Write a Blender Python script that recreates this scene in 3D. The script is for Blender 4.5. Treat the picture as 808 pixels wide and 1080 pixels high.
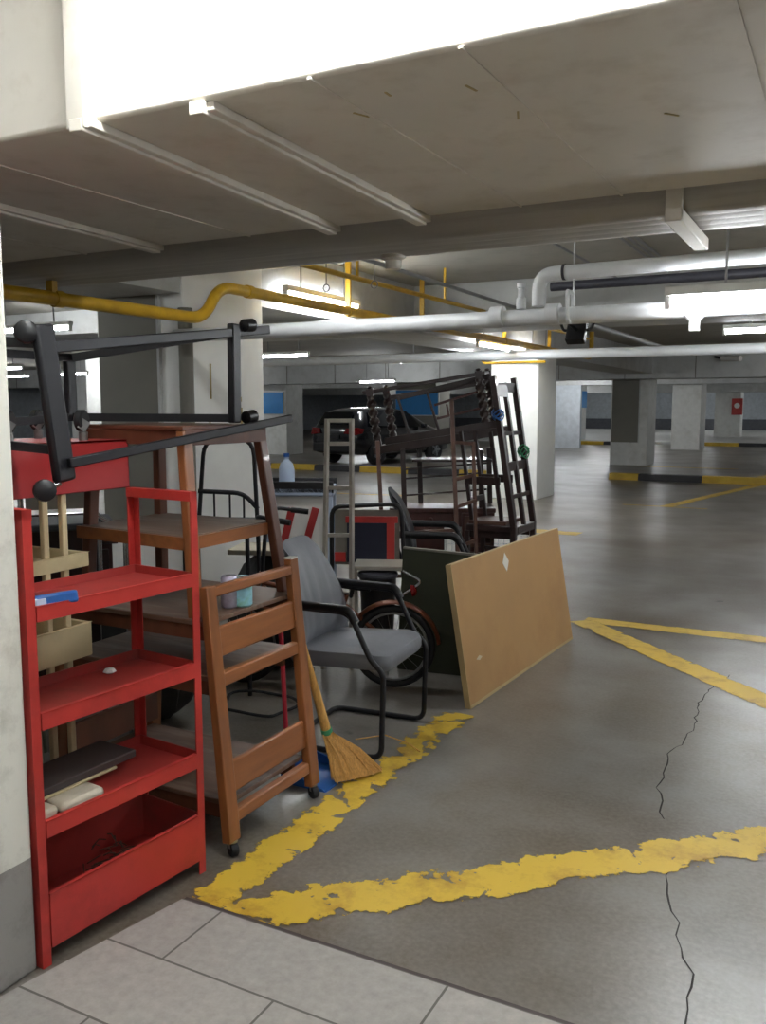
import bpy, bmesh, math, random
from mathutils import Vector, Matrix
random.seed(7)
PI = math.pi
V = Vector
sc = bpy.context.scene
for o in list(bpy.data.objects):
    bpy.data.objects.remove(o, do_unlink=True)
COL = sc.collection

# ------------------------------------------------------------------ camera, world, exposure
F = 935.0
pitch = math.atan(110 / F); yaw = math.atan(496 / 941.4)
cam_d = bpy.data.cameras.new('camera'); cam = bpy.data.objects.new('camera', cam_d); COL.objects.link(cam)
cam.location = (0, 0, 1.55)
cam.rotation_euler = (PI / 2 - pitch, 0, yaw)
cam_d.sensor_fit = 'VERTICAL'; cam_d.sensor_height = 24; cam_d.lens = 24 * F / 1080
cam_d.clip_start = 0.02; cam_d.clip_end = 200
sc.camera = cam
w = bpy.data.worlds.new('world'); sc.world = w; w.use_nodes = True
w.node_tree.nodes['Background'].inputs[0].default_value = (0.9, 0.95, 1.0, 1)
w.node_tree.nodes['Background'].inputs[1].default_value = 0.05
sc.view_settings.view_transform = 'Standard'
sc.view_settings.look = 'None'
sc.view_settings.exposure = 2.02
sc.view_settings.gamma = 1.0
sc.view_settings.use_curve_mapping = False
TUBE = 26.0      # radiance of the fluorescent tubes

# ------------------------------------------------------------------ materials
def s2l(c):
    return tuple(((v / 12.92) if v <= 0.04045 else ((v + 0.055) / 1.055) ** 2.4) for v in c)
def rgb(r, g, b):
    return s2l((r / 255, g / 255, b / 255))
MATS = {}
def mat(name, col, rough=0.5, metal=0.0, var=0.12, scale=6.0, bump=0.0, bscale=60.0, stretch=(1, 1, 1), coat=0.0, dirt=None, dirt_amt=0.0, dirt_scale=2.5):
    """principled material with noise variation of colour and gloss"""
    if name in MATS: return MATS[name]
    m = bpy.data.materials.new(name); m.use_nodes = True; MATS[name] = m
    nt = m.node_tree; N = nt.nodes; L = nt.links
    b = N['Principled BSDF']
    tc = N.new('ShaderNodeTexCoord'); mp = N.new('ShaderNodeMapping'); mp.inputs['Scale'].default_value = stretch
    L.new(tc.outputs['Object'], mp.inputs[0])
    nz = N.new('ShaderNodeTexNoise'); nz.inputs['Scale'].default_value = scale; nz.inputs['Detail'].default_value = 5
    L.new(mp.outputs[0], nz.inputs['Vector'])
    cr = N.new('ShaderNodeMix'); cr.data_type = 'RGBA'
    a = tuple(max(0, v * (1 - var)) for v in col); c2 = tuple(min(1, v * (1 + var)) for v in col)
    cr.inputs[6].default_value = (*a, 1); cr.inputs[7].default_value = (*c2, 1)
    st = N.new('ShaderNodeMapRange'); st.inputs[1].default_value = 0.3; st.inputs[2].default_value = 0.7
    L.new(nz.outputs[0], st.inputs[0]); L.new(st.outputs[0], cr.inputs[0])
    out = cr.outputs[2]
    if dirt is not None:
        n2 = N.new('ShaderNodeTexNoise'); n2.inputs['Scale'].default_value = dirt_scale; n2.inputs['Detail'].default_value = 8; n2.inputs['Roughness'].default_value = .65
        L.new(mp.outputs[0], n2.inputs['Vector'])
        mr = N.new('ShaderNodeMapRange'); mr.inputs[1].default_value = 0.5; mr.inputs[2].default_value = 0.68; mr.inputs[4].default_value = dirt_amt
        L.new(n2.outputs[0], mr.inputs[0])
        mx = N.new('ShaderNodeMix'); mx.data_type = 'RGBA'; mx.inputs[7].default_value = (*dirt, 1)
        L.new(mr.outputs[0], mx.inputs[0]); L.new(out, mx.inputs[6]); out = mx.outputs[2]
    L.new(out, b.inputs['Base Color'])
    rr = N.new('ShaderNodeMapRange'); rr.inputs[3].default_value = max(.02, rough - .06); rr.inputs[4].default_value = min(1, rough + .06)
    L.new(nz.outputs[0], rr.inputs[0]); L.new(rr.outputs[0], b.inputs['Roughness'])
    b.inputs['Metallic'].default_value = metal
    if coat: b.inputs['Coat Weight'].default_value = coat
    if bump:
        nb = N.new('ShaderNodeTexNoise'); nb.inputs['Scale'].default_value = bscale; nb.inputs['Detail'].default_value = 3
        L.new(mp.outputs[0], nb.inputs['Vector'])
        bp = N.new('ShaderNodeBump'); bp.inputs['Strength'].default_value = bump; bp.inputs['Distance'].default_value = .004
        L.new(nb.outputs[0], bp.inputs['Height']); L.new(bp.outputs[0], b.inputs['Normal'])
    return m
def emis(name, col, s):
    m = bpy.data.materials.new(name); m.use_nodes = True; nt = m.node_tree
    b = nt.nodes['Principled BSDF']; b.inputs['Base Color'].default_value = (1, 1, 1, 1)
    b.inputs['Emission Color'].default_value = (*col, 1); b.inputs['Emission Strength'].default_value = s
    return m

def floor_mat():
    m = bpy.data.materials.new('sealed_concrete'); m.use_nodes = True; nt = m.node_tree; N = nt.nodes; L = nt.links
    b = N['Principled BSDF']; tc = N.new('ShaderNodeTexCoord')
    def noise(s, d=6, r=.6, st=None):
        n = N.new('ShaderNodeTexNoise'); n.inputs['Scale'].default_value = s; n.inputs['Detail'].default_value = d; n.inputs['Roughness'].default_value = r
        if st:
            mp = N.new('ShaderNodeMapping'); mp.inputs['Scale'].default_value = st; L.new(tc.outputs['Object'], mp.inputs[0]); L.new(mp.outputs[0], n.inputs['Vector'])
        else: L.new(tc.outputs['Object'], n.inputs['Vector'])
        return n.outputs[0]
    def mr(x, a, c, lo=0, hi=1):
        n = N.new('ShaderNodeMapRange'); n.inputs[1].default_value = a; n.inputs[2].default_value = c; n.inputs[3].default_value = lo; n.inputs[4].default_value = hi
        L.new(x, n.inputs[0]); return n.outputs[0]
    def mix(f, a, c):
        n = N.new('ShaderNodeMix'); n.data_type = 'RGBA'; L.new(f, n.inputs[0])
        for k, v in ((6, a), (7, c)):
            if isinstance(v, tuple): n.inputs[k].default_value = (*v, 1)
            else: L.new(v, n.inputs[k])
        return n.outputs[2]
    big = noise(.7, 7, .62); mid = noise(2.6, 5, .55); fine = noise(55, 3, .6)
    c = mix(mr(big, .38, .6), rgb(92, 80, 64), rgb(126, 123, 118))
    c = mix(mr(mid, .40, .74, 0, .6), c, rgb(80, 70, 58))
    c = mix(mr(fine, .35, .7, 0, .25), c, rgb(155, 150, 142))
    vo = N.new('ShaderNodeTexVoronoi'); vo.inputs['Scale'].default_value = 1.5; vo.inputs['Randomness'].default_value = 1
    ds = N.new('ShaderNodeVectorMath'); ds.operation = 'ADD'
    nz = N.new('ShaderNodeTexNoise'); nz.inputs['Scale'].default_value = 9; L.new(tc.outputs['Object'], nz.inputs['Vector'])
    sc_ = N.new('ShaderNodeVectorMath'); sc_.operation = 'SCALE'; sc_.inputs['Scale'].default_value = .12
    L.new(nz.outputs[1], sc_.inputs[0]); L.new(tc.outputs['Object'], ds.inputs[0]); L.new(sc_.outputs[0], ds.inputs[1]); L.new(ds.outputs[0], vo.inputs['Vector'])
    c = mix(mr(vo.outputs['Distance'], .03, .055, .85, 0), c, rgb(48, 44, 42))
    L.new(c, b.inputs['Base Color'])
    L.new(mr(noise(1.1, 3, .45), .3, .7, .28, .38), b.inputs['Roughness'])
    b.inputs['Specular IOR Level'].default_value = .75
    bp = N.new('ShaderNodeBump'); bp.inputs['Strength'].default_value = .02; bp.inputs['Distance'].default_value = .003
    L.new(noise(9, 2, .5), bp.inputs['Height']); L.new(bp.outputs[0], b.inputs['Normal'])
    return m
def paint_mat():
    """worn yellow road paint: the mesh's local x runs along the line, uv y (0..1) across it"""
    m = bpy.data.materials.new('worn_yellow_paint'); m.use_nodes = True; nt = m.node_tree; N = nt.nodes; L = nt.links
    b = N['Principled BSDF']; tc = N.new('ShaderNodeTexCoord'); uv = N.new('ShaderNodeUVMap')
    sp = N.new('ShaderNodeSeparateXYZ'); L.new(uv.outputs[0], sp.inputs[0])
    geo = N.new('ShaderNodeNewGeometry')
    n1 = N.new('ShaderNodeTexNoise'); n1.inputs['Scale'].default_value = 14; n1.inputs['Detail'].default_value = 5; n1.inputs['Roughness'].default_value = .6; L.new(geo.outputs['Position'], n1.inputs['Vector'])
    n2 = N.new('ShaderNodeTexNoise'); n2.inputs['Scale'].default_value = 5; n2.inputs['Detail'].default_value = 9; n2.inputs['Roughness'].default_value = .7; L.new(geo.outputs['Position'], n2.inputs['Vector'])
    def math_(op, a, c):
        n = N.new('ShaderNodeMath'); n.operation = op
        for k, v in ((0, a), (1, c)):
            if isinstance(v, (int, float)): n.inputs[k].default_value = v
            else: L.new(v, n.inputs[k])
        return n.outputs[0]
    # distance from the centre line in half widths, 1 at the painted edge; uv.x carries how worn the line is
    d = math_('ABSOLUTE', math_('SUBTRACT', sp.outputs[1], .5), 0)
    d = math_('MULTIPLY', d, 2.6)
    wear = sp.outputs[0]
    e = math_('ADD', d, math_('MULTIPLY', math_('SUBTRACT', n1.outputs[0], .5), math_('MULTIPLY', wear, 3.0)))
    e = math_('ADD', e, math_('MULTIPLY', math_('SUBTRACT', n2.outputs[0], .5), math_('MULTIPLY', wear, 4.0)))
    n3 = N.new('ShaderNodeTexNoise'); n3.inputs['Scale'].default_value = 8; n3.inputs['Detail'].default_value = 6; n3.inputs['Roughness'].default_value = .6; n3.inputs['Distortion'].default_value = .6; L.new(geo.outputs['Position'], n3.inputs['Vector'])
    e = math_('ADD', e, math_('MULTIPLY', math_('MAXIMUM', math_('SUBTRACT', n3.outputs[0], .54), 0), math_('MULTIPLY', wear, 16)))
    mr = N.new('ShaderNodeMapRange'); mr.inputs[1].default_value = .97; mr.inputs[2].default_value = 1.03; mr.inputs[3].default_value = 1; mr.inputs[4].default_value = 0
    L.new(e, mr.inputs[0])
    cm = N.new('ShaderNodeMix'); cm.data_type = 'RGBA'; cm.inputs[6].default_value = (*rgb(206, 172, 58), 1); cm.inputs[7].default_value = (*rgb(158, 118, 40), 1)
    m2 = N.new('ShaderNodeMapRange'); m2.inputs[1].default_value = .48; m2.inputs[2].default_value = .72; L.new(n2.outputs[0], m2.inputs[0]); L.new(m2.outputs[0], cm.inputs[0])
    L.new(cm.outputs[2], b.inputs['Base Color']); b.inputs['Roughness'].default_value = .5
    tr = N.new('ShaderNodeBsdfTransparent'); mx = N.new('ShaderNodeMixShader')
    L.new(mr.outputs[0], mx.inputs[0]); L.new(tr.outputs[0], mx.inputs[1]); L.new(b.outputs[0], mx.inputs[2])
    L.new(mx.outputs[0], N['Material Output'].inputs[0])
    return m
def tile_mat():
    m = bpy.data.materials.new('grey_stone_tiles'); m.use_nodes = True; nt = m.node_tree; N = nt.nodes; L = nt.links
    b = N['Principled BSDF']; tc = N.new('ShaderNodeTexCoord'); mp = N.new('ShaderNodeMapping'); mp.inputs['Location'].default_value = (.12, -2.046 + .27 * 8, 0)
    geo = N.new('ShaderNodeNewGeometry'); L.new(geo.outputs['Position'], mp.inputs[0])
    br = N.new('ShaderNodeTexBrick'); br.inputs['Scale'].default_value = 1; br.inputs['Brick Width'].default_value = .76; br.inputs['Row Height'].default_value = .27
    br.inputs['Mortar Size'].default_value = .004; br.inputs['Mortar Smooth'].default_value = .2; br.inputs['Bias'].default_value = 0
    br.inputs['Color1'].default_value = (*rgb(172, 167, 160), 1); br.inputs['Color2'].default_value = (*rgb(162, 158, 152), 1); br.inputs['Mortar'].default_value = (*rgb(100, 96, 90), 1)
    L.new(mp.outputs[0], br.inputs['Vector'])
    n = N.new('ShaderNodeTexNoise'); n.inputs['Scale'].default_value = 30; n.inputs['Detail'].default_value = 8; n.inputs['Roughness'].default_value = .7; L.new(geo.outputs['Position'], n.inputs['Vector'])
    mr = N.new('ShaderNodeMapRange'); mr.inputs[1].default_value = .3; mr.inputs[2].default_value = .75; mr.inputs[3].default_value = .8; mr.inputs[4].default_value = 1.12; L.new(n.outputs[0], mr.inputs[0])
    mu = N.new('ShaderNodeMix'); mu.data_type = 'RGBA'; mu.blend_type = 'MULTIPLY'; mu.inputs[0].default_value = 1
    L.new(br.outputs[0], mu.inputs[6]); L.new(mr.outputs[0], mu.inputs[7]); L.new(mu.outputs[2], b.inputs['Base Color']); b.inputs['Roughness'].default_value = .55
    return m
def banded_mat(name, c1, c2, period, axis=0, rough=.5, phase=0.0, duty=.5):
    """two paints alternating along one axis (kerb blocks)"""
    m = bpy.data.materials.new(name); m.use_nodes = True; nt = m.node_tree; N = nt.nodes; L = nt.links
    b = N['Principled BSDF']; g = N.new('ShaderNodeNewGeometry'); sp = N.new('ShaderNodeSeparateXYZ'); L.new(g.outputs['Position'], sp.inputs[0])
    a = N.new('ShaderNodeMath'); a.operation = 'ADD'; a.inputs[1].default_value = 200 * period + phase; L.new(sp.outputs[axis], a.inputs[0])
    d = N.new('ShaderNodeMath'); d.operation = 'DIVIDE'; d.inputs[1].default_value = period; L.new(a.outputs[0], d.inputs[0])
    f = N.new('ShaderNodeMath'); f.operation = 'FRACT'; L.new(d.outputs[0], f.inputs[0])
    t = N.new('ShaderNodeMath'); t.operation = 'LESS_THAN'; t.inputs[1].default_value = duty; L.new(f.outputs[0], t.inputs[0])
    x = N.new('ShaderNodeMix'); x.data_type = 'RGBA'; x.inputs[6].default_value = (*c2, 1); x.inputs[7].default_value = (*c1, 1); L.new(t.outputs[0], x.inputs[0])
    n = N.new('ShaderNodeTexNoise'); n.inputs['Scale'].default_value = 5; n.inputs['Detail'].default_value = 6; L.new(g.outputs['Position'], n.inputs['Vector'])
    mr = N.new('ShaderNodeMapRange'); mr.inputs[1].default_value = .3; mr.inputs[2].default_value = .7; mr.inputs[3].default_value = .8; mr.inputs[4].default_value = 1.1; L.new(n.outputs[0], mr.inputs[0])
    mu = N.new('ShaderNodeMix'); mu.data_type = 'RGBA'; mu.blend_type = 'MULTIPLY'; mu.inputs[0].default_value = 1
    L.new(x.outputs[2], mu.inputs[6]); L.new(mr.outputs[0], mu.inputs[7]); L.new(mu.outputs[2], b.inputs['Base Color']); b.inputs['Roughness'].default_value = rough
    return m
def pillar_mat():
    """white paint over a grey foot band"""
    m = bpy.data.materials.new('white_paint_grey_foot'); m.use_nodes = True; nt = m.node_tree; N = nt.nodes; L = nt.links
    b = N['Principled BSDF']; g = N.new('ShaderNodeNewGeometry'); sp = N.new('ShaderNodeSeparateXYZ'); L.new(g.outputs['Position'], sp.inputs[0])
    t = N.new('ShaderNodeMath'); t.operation = 'LESS_THAN'; t.inputs[1].default_value = .33; L.new(sp.outputs[2], t.inputs[0])
    n = N.new('ShaderNodeTexNoise'); n.inputs['Scale'].default_value = 7; n.inputs['Detail'].default_value = 9; n.inputs['Roughness'].default_value = .7; L.new(g.outputs['Position'], n.inputs['Vector'])
    mr = N.new('ShaderNodeMapRange'); mr.inputs[1].default_value = .52; mr.inputs[2].default_value = .78; L.new(n.outputs[0], mr.inputs[0])
    a = N.new('ShaderNodeMix'); a.data_type = 'RGBA'; a.inputs[6].default_value = (*rgb(222, 220, 210), 1); a.inputs[7].default_value = (*rgb(176, 172, 160), 1); L.new(mr.outputs[0], a.inputs[0])
    c = N.new('ShaderNodeMix'); c.data_type = 'RGBA'; c.inputs[6].default_value = (*rgb(146, 142, 138), 1); c.inputs[7].default_value = (*rgb(112, 108, 104), 1); L.new(mr.outputs[0], c.inputs[0])
    x = N.new('ShaderNodeMix'); x.data_type = 'RGBA'; L.new(t.outputs[0], x.inputs[0]); L.new(a.outputs[2], x.inputs[6]); L.new(c.outputs[2], x.inputs[7])
    L.new(x.outputs[2], b.inputs['Base Color']); b.inputs['Roughness'].default_value = .6
    bp = N.new('ShaderNodeBump'); bp.inputs['Strength'].default_value = .3; bp.inputs['Distance'].default_value = .006; L.new(n.outputs[0], bp.inputs['Height']); L.new(bp.outputs[0], b.inputs['Normal'])
    return m

M_floor = floor_mat(); M_line = paint_mat(); M_tile = tile_mat(); M_pil = pillar_mat()
M_white = mat('white_wall_paint', rgb(216, 216, 212), .6, var=.06, bump=.15, bscale=30, dirt=rgb(170, 166, 155), dirt_amt=.4)
M_beam = mat('pale_beam_paint', rgb(196, 197, 195), .6, var=.08, scale=2, dirt=rgb(150, 148, 142), dirt_amt=.4)
M_ceil = mat('ceiling_concrete', rgb(172, 168, 158), .8, var=.08, scale=1.5, dirt=rgb(140, 136, 126), dirt_amt=.4)
M_panel = mat('grey_beige_panel', rgb(124, 121, 112), .7, var=.06, scale=3)
M_duct = mat('cream_duct_paint', rgb(214, 208, 196), .6, var=.04, scale=3, dirt=rgb(176, 164, 144), dirt_amt=.35, dirt_scale=5)
M_duct2 = mat('grey_insulated_duct', rgb(168, 164, 156), .55, var=.08, scale=2, stretch=(.3, 4, 4), dirt=rgb(120, 115, 105), dirt_amt=.5)
M_darkwall = mat('dark_wall_band', rgb(96, 98, 104), .7)
M_farwall = mat('pale_far_wall', rgb(186, 192, 198), .7)
M_yellow = mat('yellow_pipe_paint', rgb(206, 162, 34), .4, var=.12, dirt=rgb(140, 98, 24), dirt_amt=.5)
M_wpipe = mat('white_pipe_paint', rgb(222, 224, 226), .35, var=.05)
M_gpipe = mat('grey_conduit', rgb(150, 150, 150), .4, metal=.4)
M_dpipe = mat('dark_conduit', rgb(58, 58, 66), .5)
M_tube = emis('fluorescent_tube', (0.93, 0.97, 1.0), TUBE)
M_red = mat('red_shelf_paint', rgb(186, 54, 48), .42, var=.1, dirt=rgb(120, 32, 30), dirt_amt=.5, dirt_scale=4)
M_redtop = mat('dusty_red_paint', rgb(160, 52, 46), .55, var=.14, dirt=rgb(100, 52, 46), dirt_amt=.8, dirt_scale=3)
M_red2 = mat('deep_red_plastic', rgb(168, 48, 48), .45, var=.06)
M_cream = mat('cream_plastic', rgb(205, 188, 148), .5, var=.07, dirt=rgb(150, 132, 96), dirt_amt=.4)
M_black = mat('black_powder_coat', rgb(22, 22, 27), .5, var=.15)
M_blackp = mat('black_plastic', rgb(20, 20, 23), .42, var=.2)
M_rubber = mat('black_rubber', rgb(24, 24, 26), .7)
M_chrome = mat('chrome', rgb(190, 192, 196), .22, metal=1.0, var=.05)
M_steel = mat('dull_steel', rgb(150, 150, 148), .4, metal=.9)
M_wood = mat('orange_brown_wood', rgb(132, 80, 42), .42, var=.22, scale=4, stretch=(6, 6, 1.2), coat=.1)
M_woodh = mat('orange_brown_wood_rail', rgb(136, 82, 42), .42, var=.22, scale=4, stretch=(6, 1, 8), coat=.1)
M_woodtop = mat('dusty_brown_shelf', rgb(104, 78, 62), .5, var=.15, scale=4, stretch=(1, 6, 6), dirt=rgb(140, 126, 112), dirt_amt=.6)
M_woodr = mat('reddish_brown_wood', rgb(98, 57, 38), .4, var=.2, scale=4, stretch=(5, 5, 1.2), coat=.1)
M_dark = mat('dark_brown_wood', rgb(44, 30, 28), .35, var=.2, scale=5, stretch=(4, 4, 1.5), coat=.2)
M_desk = mat('mahogany_wood', rgb(66, 36, 32), .4, var=.18, scale=5, stretch=(4, 4, 1.2), coat=.1)
M_ladderw = mat('mid_brown_wood', rgb(88, 62, 52), .45, var=.18, scale=5)
M_greyfab = mat('grey_vinyl', rgb(122, 124, 130), .5, var=.08, scale=8, bump=.25, bscale=40)
M_darkfab = mat('charcoal_vinyl', rgb(52, 54, 58), .55, var=.1)
M_mdf = mat('tan_hardboard', rgb(180, 141, 92), .5, var=.06, scale=3, dirt=rgb(150, 108, 62), dirt_amt=.35, dirt_scale=2.2)
M_mdfe = mat('pale_board_edge', rgb(190, 166, 122), .6, var=.1)
M_green = mat('olive_green_board', rgb(48, 52, 34), .6, var=.12)
M_paper = mat('white_paper', rgb(228, 226, 220), .7, var=.03)
M_foam = mat('off_white_foam', rgb(208, 198, 178), .8, var=.08, bump=.3)
M_straw = mat('straw', rgb(196, 148, 78), .7, var=.25, scale=20, stretch=(8, 8, 1))
M_blue = mat('blue_plastic', rgb(32, 84, 150), .4, var=.1)
M_bluesign = mat('blue_sign_paint', rgb(36, 128, 196), .5, var=.06)
M_pale = mat('pale_blue_grey_plastic', rgb(170, 184, 204), .4, var=.06)
M_greenstr = mat('green_string', rgb(60, 140, 96), .6)
M_ladderp = mat('pale_grey_metal', rgb(164, 158, 148), .45, var=.1, dirt=rgb(120, 108, 92), dirt_amt=.5)
M_navy = mat('navy_fabric', rgb(28, 30, 48), .8)
M_copper = mat('copper_brown_fender', rgb(116, 66, 46), .35, var=.12, metal=.3)
M_carp = mat('black_car_paint', rgb(16, 17, 24), .2, var=.1, coat=.8)
M_glass = mat('dark_car_glass', rgb(14, 17, 22), .08, var=.05, coat=.5)
M_tail = mat('red_tail_lamp', rgb(120, 14, 18), .2, coat=.5)
M_alloy = mat('alloy_rim', rgb(180, 184, 190), .3, metal=.8)
M_can1 = mat('silver_lilac_can', rgb(186, 180, 200), .3, metal=.5, var=.2, scale=30)
M_can2 = mat('pale_blue_can', rgb(150, 204, 218), .35, var=.25, scale=18, dirt=rgb(120, 170, 90), dirt_amt=.7, dirt_scale=14)
M_pink = mat('pink_red_plastic', rgb(206, 52, 72), .4)
M_twig = mat('dry_twigs', rgb(84, 62, 52), .8, var=.3)
M_tarp = mat('dark_tarpaulin', rgb(42, 42, 40), .6, var=.35, scale=10)
M_rust = mat('rusty_tape_residue', rgb(176, 158, 110), .7, var=.2)
M_crack = mat('crack_dark', rgb(46, 42, 40), .9)
M_dkgrey = mat('dark_slate_board', rgb(74, 64, 62), .6, var=.12)
M_kerb = banded_mat('black_yellow_kerb', rgb(196, 160, 30), rgb(28, 26, 30), 2.6, 0, phase=.1)
M_wire = mat('white_coated_wire', rgb(196, 200, 206), .4)

# ------------------------------------------------------------------ mesh helpers
class MB:
    def __init__(s, M=None): s.bm = bmesh.new(); s.M = M or Matrix.Identity(4)
    def v(s, p): return s.bm.verts.new(s.M @ V(p))
    def f(s, vs):
        try: return s.bm.faces.new(vs)
        except ValueError: return None
    def hexa(s, c):
        vs = [s.v(p) for p in c]
        for q in ((0, 3, 2, 1), (4, 5, 6, 7), (0, 1, 5, 4), (1, 2, 6, 5), (2, 3, 7, 6), (3, 0, 4, 7)): s.f([vs[i] for i in q])
        return s
    def box(s, x0, x1, y0, y1, z0, z1):
        return s.hexa([(x0, y0, z0), (x1, y0, z0), (x1, y1, z0), (x0, y1, z0), (x0, y0, z1), (x1, y0, z1), (x1, y1, z1), (x0, y1, z1)])
    def beam(s, p0, p1, wd, h, up=(0, 0, 1), w1=None, h1=None):
        """rectangular bar from p0 to p1: wd across, h along up"""
        p0 = V(p0); p1 = V(p1); d = (p1 - p0).normalized(); u = V(up)
        if abs(d.dot(u.normalized())) > .98: u = V((0, 1, 0)) if abs(d.y) < .9 else V((1, 0, 0))
        sd = d.cross(u).normalized(); u = sd.cross(d).normalized()
        w1 = wd if w1 is None else w1; h1 = h if h1 is None else h1
        c = []
        for p, a, b in ((p0, wd, h), (p1, w1, h1)):
            c += [p - sd * a / 2 - u * b / 2, p + sd * a / 2 - u * b / 2, p + sd * a / 2 + u * b / 2, p - sd * a / 2 + u * b / 2]
        return s.hexa(c)
    def tube(s, pts, r, n=10, closed=False, caps=True):
        pts = [V(p) for p in pts]; k = len(pts)
        rs = r if isinstance(r, (list, tuple)) else [r] * k
        rings = []; prev = None
        for i, p in enumerate(pts):
            a = pts[(i - 1) % k] if (closed or i > 0) else p
            b = pts[(i + 1) % k] if (closed or i < k - 1) else p
            t = (b - a).normalized()
            if prev is None:
                u = V((0, 0, 1)) if abs(t.z) < .9 else V((1, 0, 0)); u = (u - t * u.dot(t)).normalized()
            else:
                u = prev - t * prev.dot(t)
                u = u.normalized() if u.length > 1e-6 else V((1, 0, 0))
            prev = u; w_ = t.cross(u)
            rings.append([s.v(p + (u * math.cos(2 * PI * j / n) + w_ * math.sin(2 * PI * j / n)) * rs[i]) for j in range(n)])
        for i in range(k if closed else k - 1):
            A, B = rings[i], rings[(i + 1) % k]
            for j in range(n): s.f([A[j], A[(j + 1) % n], B[(j + 1) % n], B[j]])
        if caps and not closed: s.f(rings[0][::-1]); s.f(rings[-1])
        return s
    def lathe(s, prof, c=(0, 0, 0), ax=(0, 0, 1), n=20):
        """profile [(r, h)] about an axis through c"""
        ax = V(ax).normalized(); u = V((1, 0, 0)) if abs(ax.x) < .9 else V((0, 1, 0)); u = (u - ax * u.dot(ax)).normalized(); w_ = ax.cross(u); c = V(c)
        rings = []
        for r, h in prof:
            rings.append([s.v(c + ax * h + (u * math.cos(2 * PI * j / n) + w_ * math.sin(2 * PI * j / n)) * max(r, 1e-4)) for j in range(n)])
        for A, B in zip(rings, rings[1:]):
            for j in range(n): s.f([A[j], A[(j + 1) % n], B[(j + 1) % n], B[j]])
        s.f(rings[0][::-1]); s.f(rings[-1]); return s
    def loft(s, secs, caps=True, closed=True):
        rings = [[s.v(p) for p in sec] for sec in secs]; n = len(rings[0])
        for A, B in zip(rings, rings[1:]):
            for j in range(n if closed else n - 1): s.f([A[j], A[(j + 1) % n], B[(j + 1) % n], B[j]])
        if caps: s.f(rings[0][::-1]); s.f(rings[-1])
        return s
    def prism(s, poly, off):
        """polygon of 3-D points thickened by the vector off"""
        o = V(off); return s.loft([[V(p) for p in poly], [V(p) + o for p in poly]])
    def twist(s, p0, p1, r, turns, n=12, seg=60, lobe=.28):
        p0 = V(p0); p1 = V(p1); d = p1 - p0; t = d.normalized(); u = V((1, 0, 0)) if abs(t.x) < .9 else V((0, 1, 0)); u = (u - t * u.dot(t)).normalized(); w_ = t.cross(u)
        rings = []
        for i in range(seg + 1):
            f = i / seg; env = min(1, min(f, 1 - f) * 8)
            rings.append([s.v(p0 + d * f + (u * math.cos(a) + w_ * math.sin(a)) * r * (1 + lobe * env * math.cos(2 * (a - turns * PI * f)))) for a in [2 * PI * j / n for j in range(n)]])
        for A, B in zip(rings, rings[1:]):
            for j in range(n): s.f([A[j], A[(j + 1) % n], B[(j + 1) % n], B[j]])
        s.f(rings[0][::-1]); s.f(rings[-1]); return s
def rpath(pts, rad, seg=5):
    """polyline with rounded corners"""
    pts = [V(p) for p in pts]; out = [pts[0]]
    for a, b, c in zip(pts, pts[1:], pts[2:]):
        d1 = (a - b); d2 = (c - b); r = min(rad, d1.length * .48, d2.length * .48)
        q0 = b + d1.normalized() * r; q2 = b + d2.normalized() * r
        for i in range(seg + 1):
            t = i / seg; out.append(q0 * (1 - t) ** 2 + b * 2 * t * (1 - t) + q2 * t * t)
    out.append(pts[-1]); return out
def fr(x, y, z, rz=0): return Matrix.Translation((x, y, z)) @ Matrix.Rotation(rz, 4, 'Z')
BASE = {}
def obj(name, mb, m, parent=None, smooth=True, bevel=0.0, origin=None):
    bmesh.ops.remove_doubles(mb.bm, verts=mb.bm.verts, dist=1e-6)
    bmesh.ops.recalc_face_normals(mb.bm, faces=mb.bm.faces)
    if parent is not None: off = BASE[parent]
    elif origin is not None: off = V(origin)
    else:
        xs = [v.co for v in mb.bm.verts]; lo = [min(c[i] for c in xs) for i in range(3)]; hi = [max(c[i] for c in xs) for i in range(3)]
        off = V(((lo[0] + hi[0]) / 2, (lo[1] + hi[1]) / 2, lo[2]))
    bmesh.ops.translate(mb.bm, verts=mb.bm.verts, vec=-off)
    me = bpy.data.meshes.new(name); mb.bm.to_mesh(me); mb.bm.free()
    me.materials.append(m)
    if smooth:
        for p in me.polygons: p.use_smooth = True
        me.set_sharp_from_angle(angle=math.radians(38))
    o = bpy.data.objects.new(name, me); COL.objects.link(o)
    if parent is not None: o.parent = parent
    else: o.location = off
    BASE[o] = off
    if bevel:
        b = o.modifiers.new('bevel', 'BEVEL'); b.width = bevel; b.segments = 2; b.limit_method = 'ANGLE'; b.angle_limit = math.radians(50)
    return o
def tag(o, label, cat, group=None):
    o['label'] = label; o['category'] = cat
    if group: o['group'] = group
    return o
def thing(name, label, cat, loc, group=None):
    o = bpy.data.objects.new(name, None); COL.objects.link(o); o.location = loc; o.empty_display_size = .1
    BASE[o] = V(loc); return tag(o, label, cat, group)
def struct(name, mb, m, parent=None, smooth=False, bevel=0, label=None, origin=None):
    o = obj(name, mb, m, parent, smooth, bevel, origin)
    if parent is None: o['kind'] = 'structure'
    if label: o['label'] = label
    return o
def dup(root, loc, rotz=0, label=None):
    r = root.copy(); COL.objects.link(r); r.location = loc; r.rotation_euler = (0, 0, rotz)
    if label: r['label'] = label
    for ch in list(root.children):
        c = ch.copy(); COL.objects.link(c); c.parent = r
        for g in list(ch.children):
            d = g.copy(); COL.objects.link(d); d.parent = c
    return r

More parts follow.
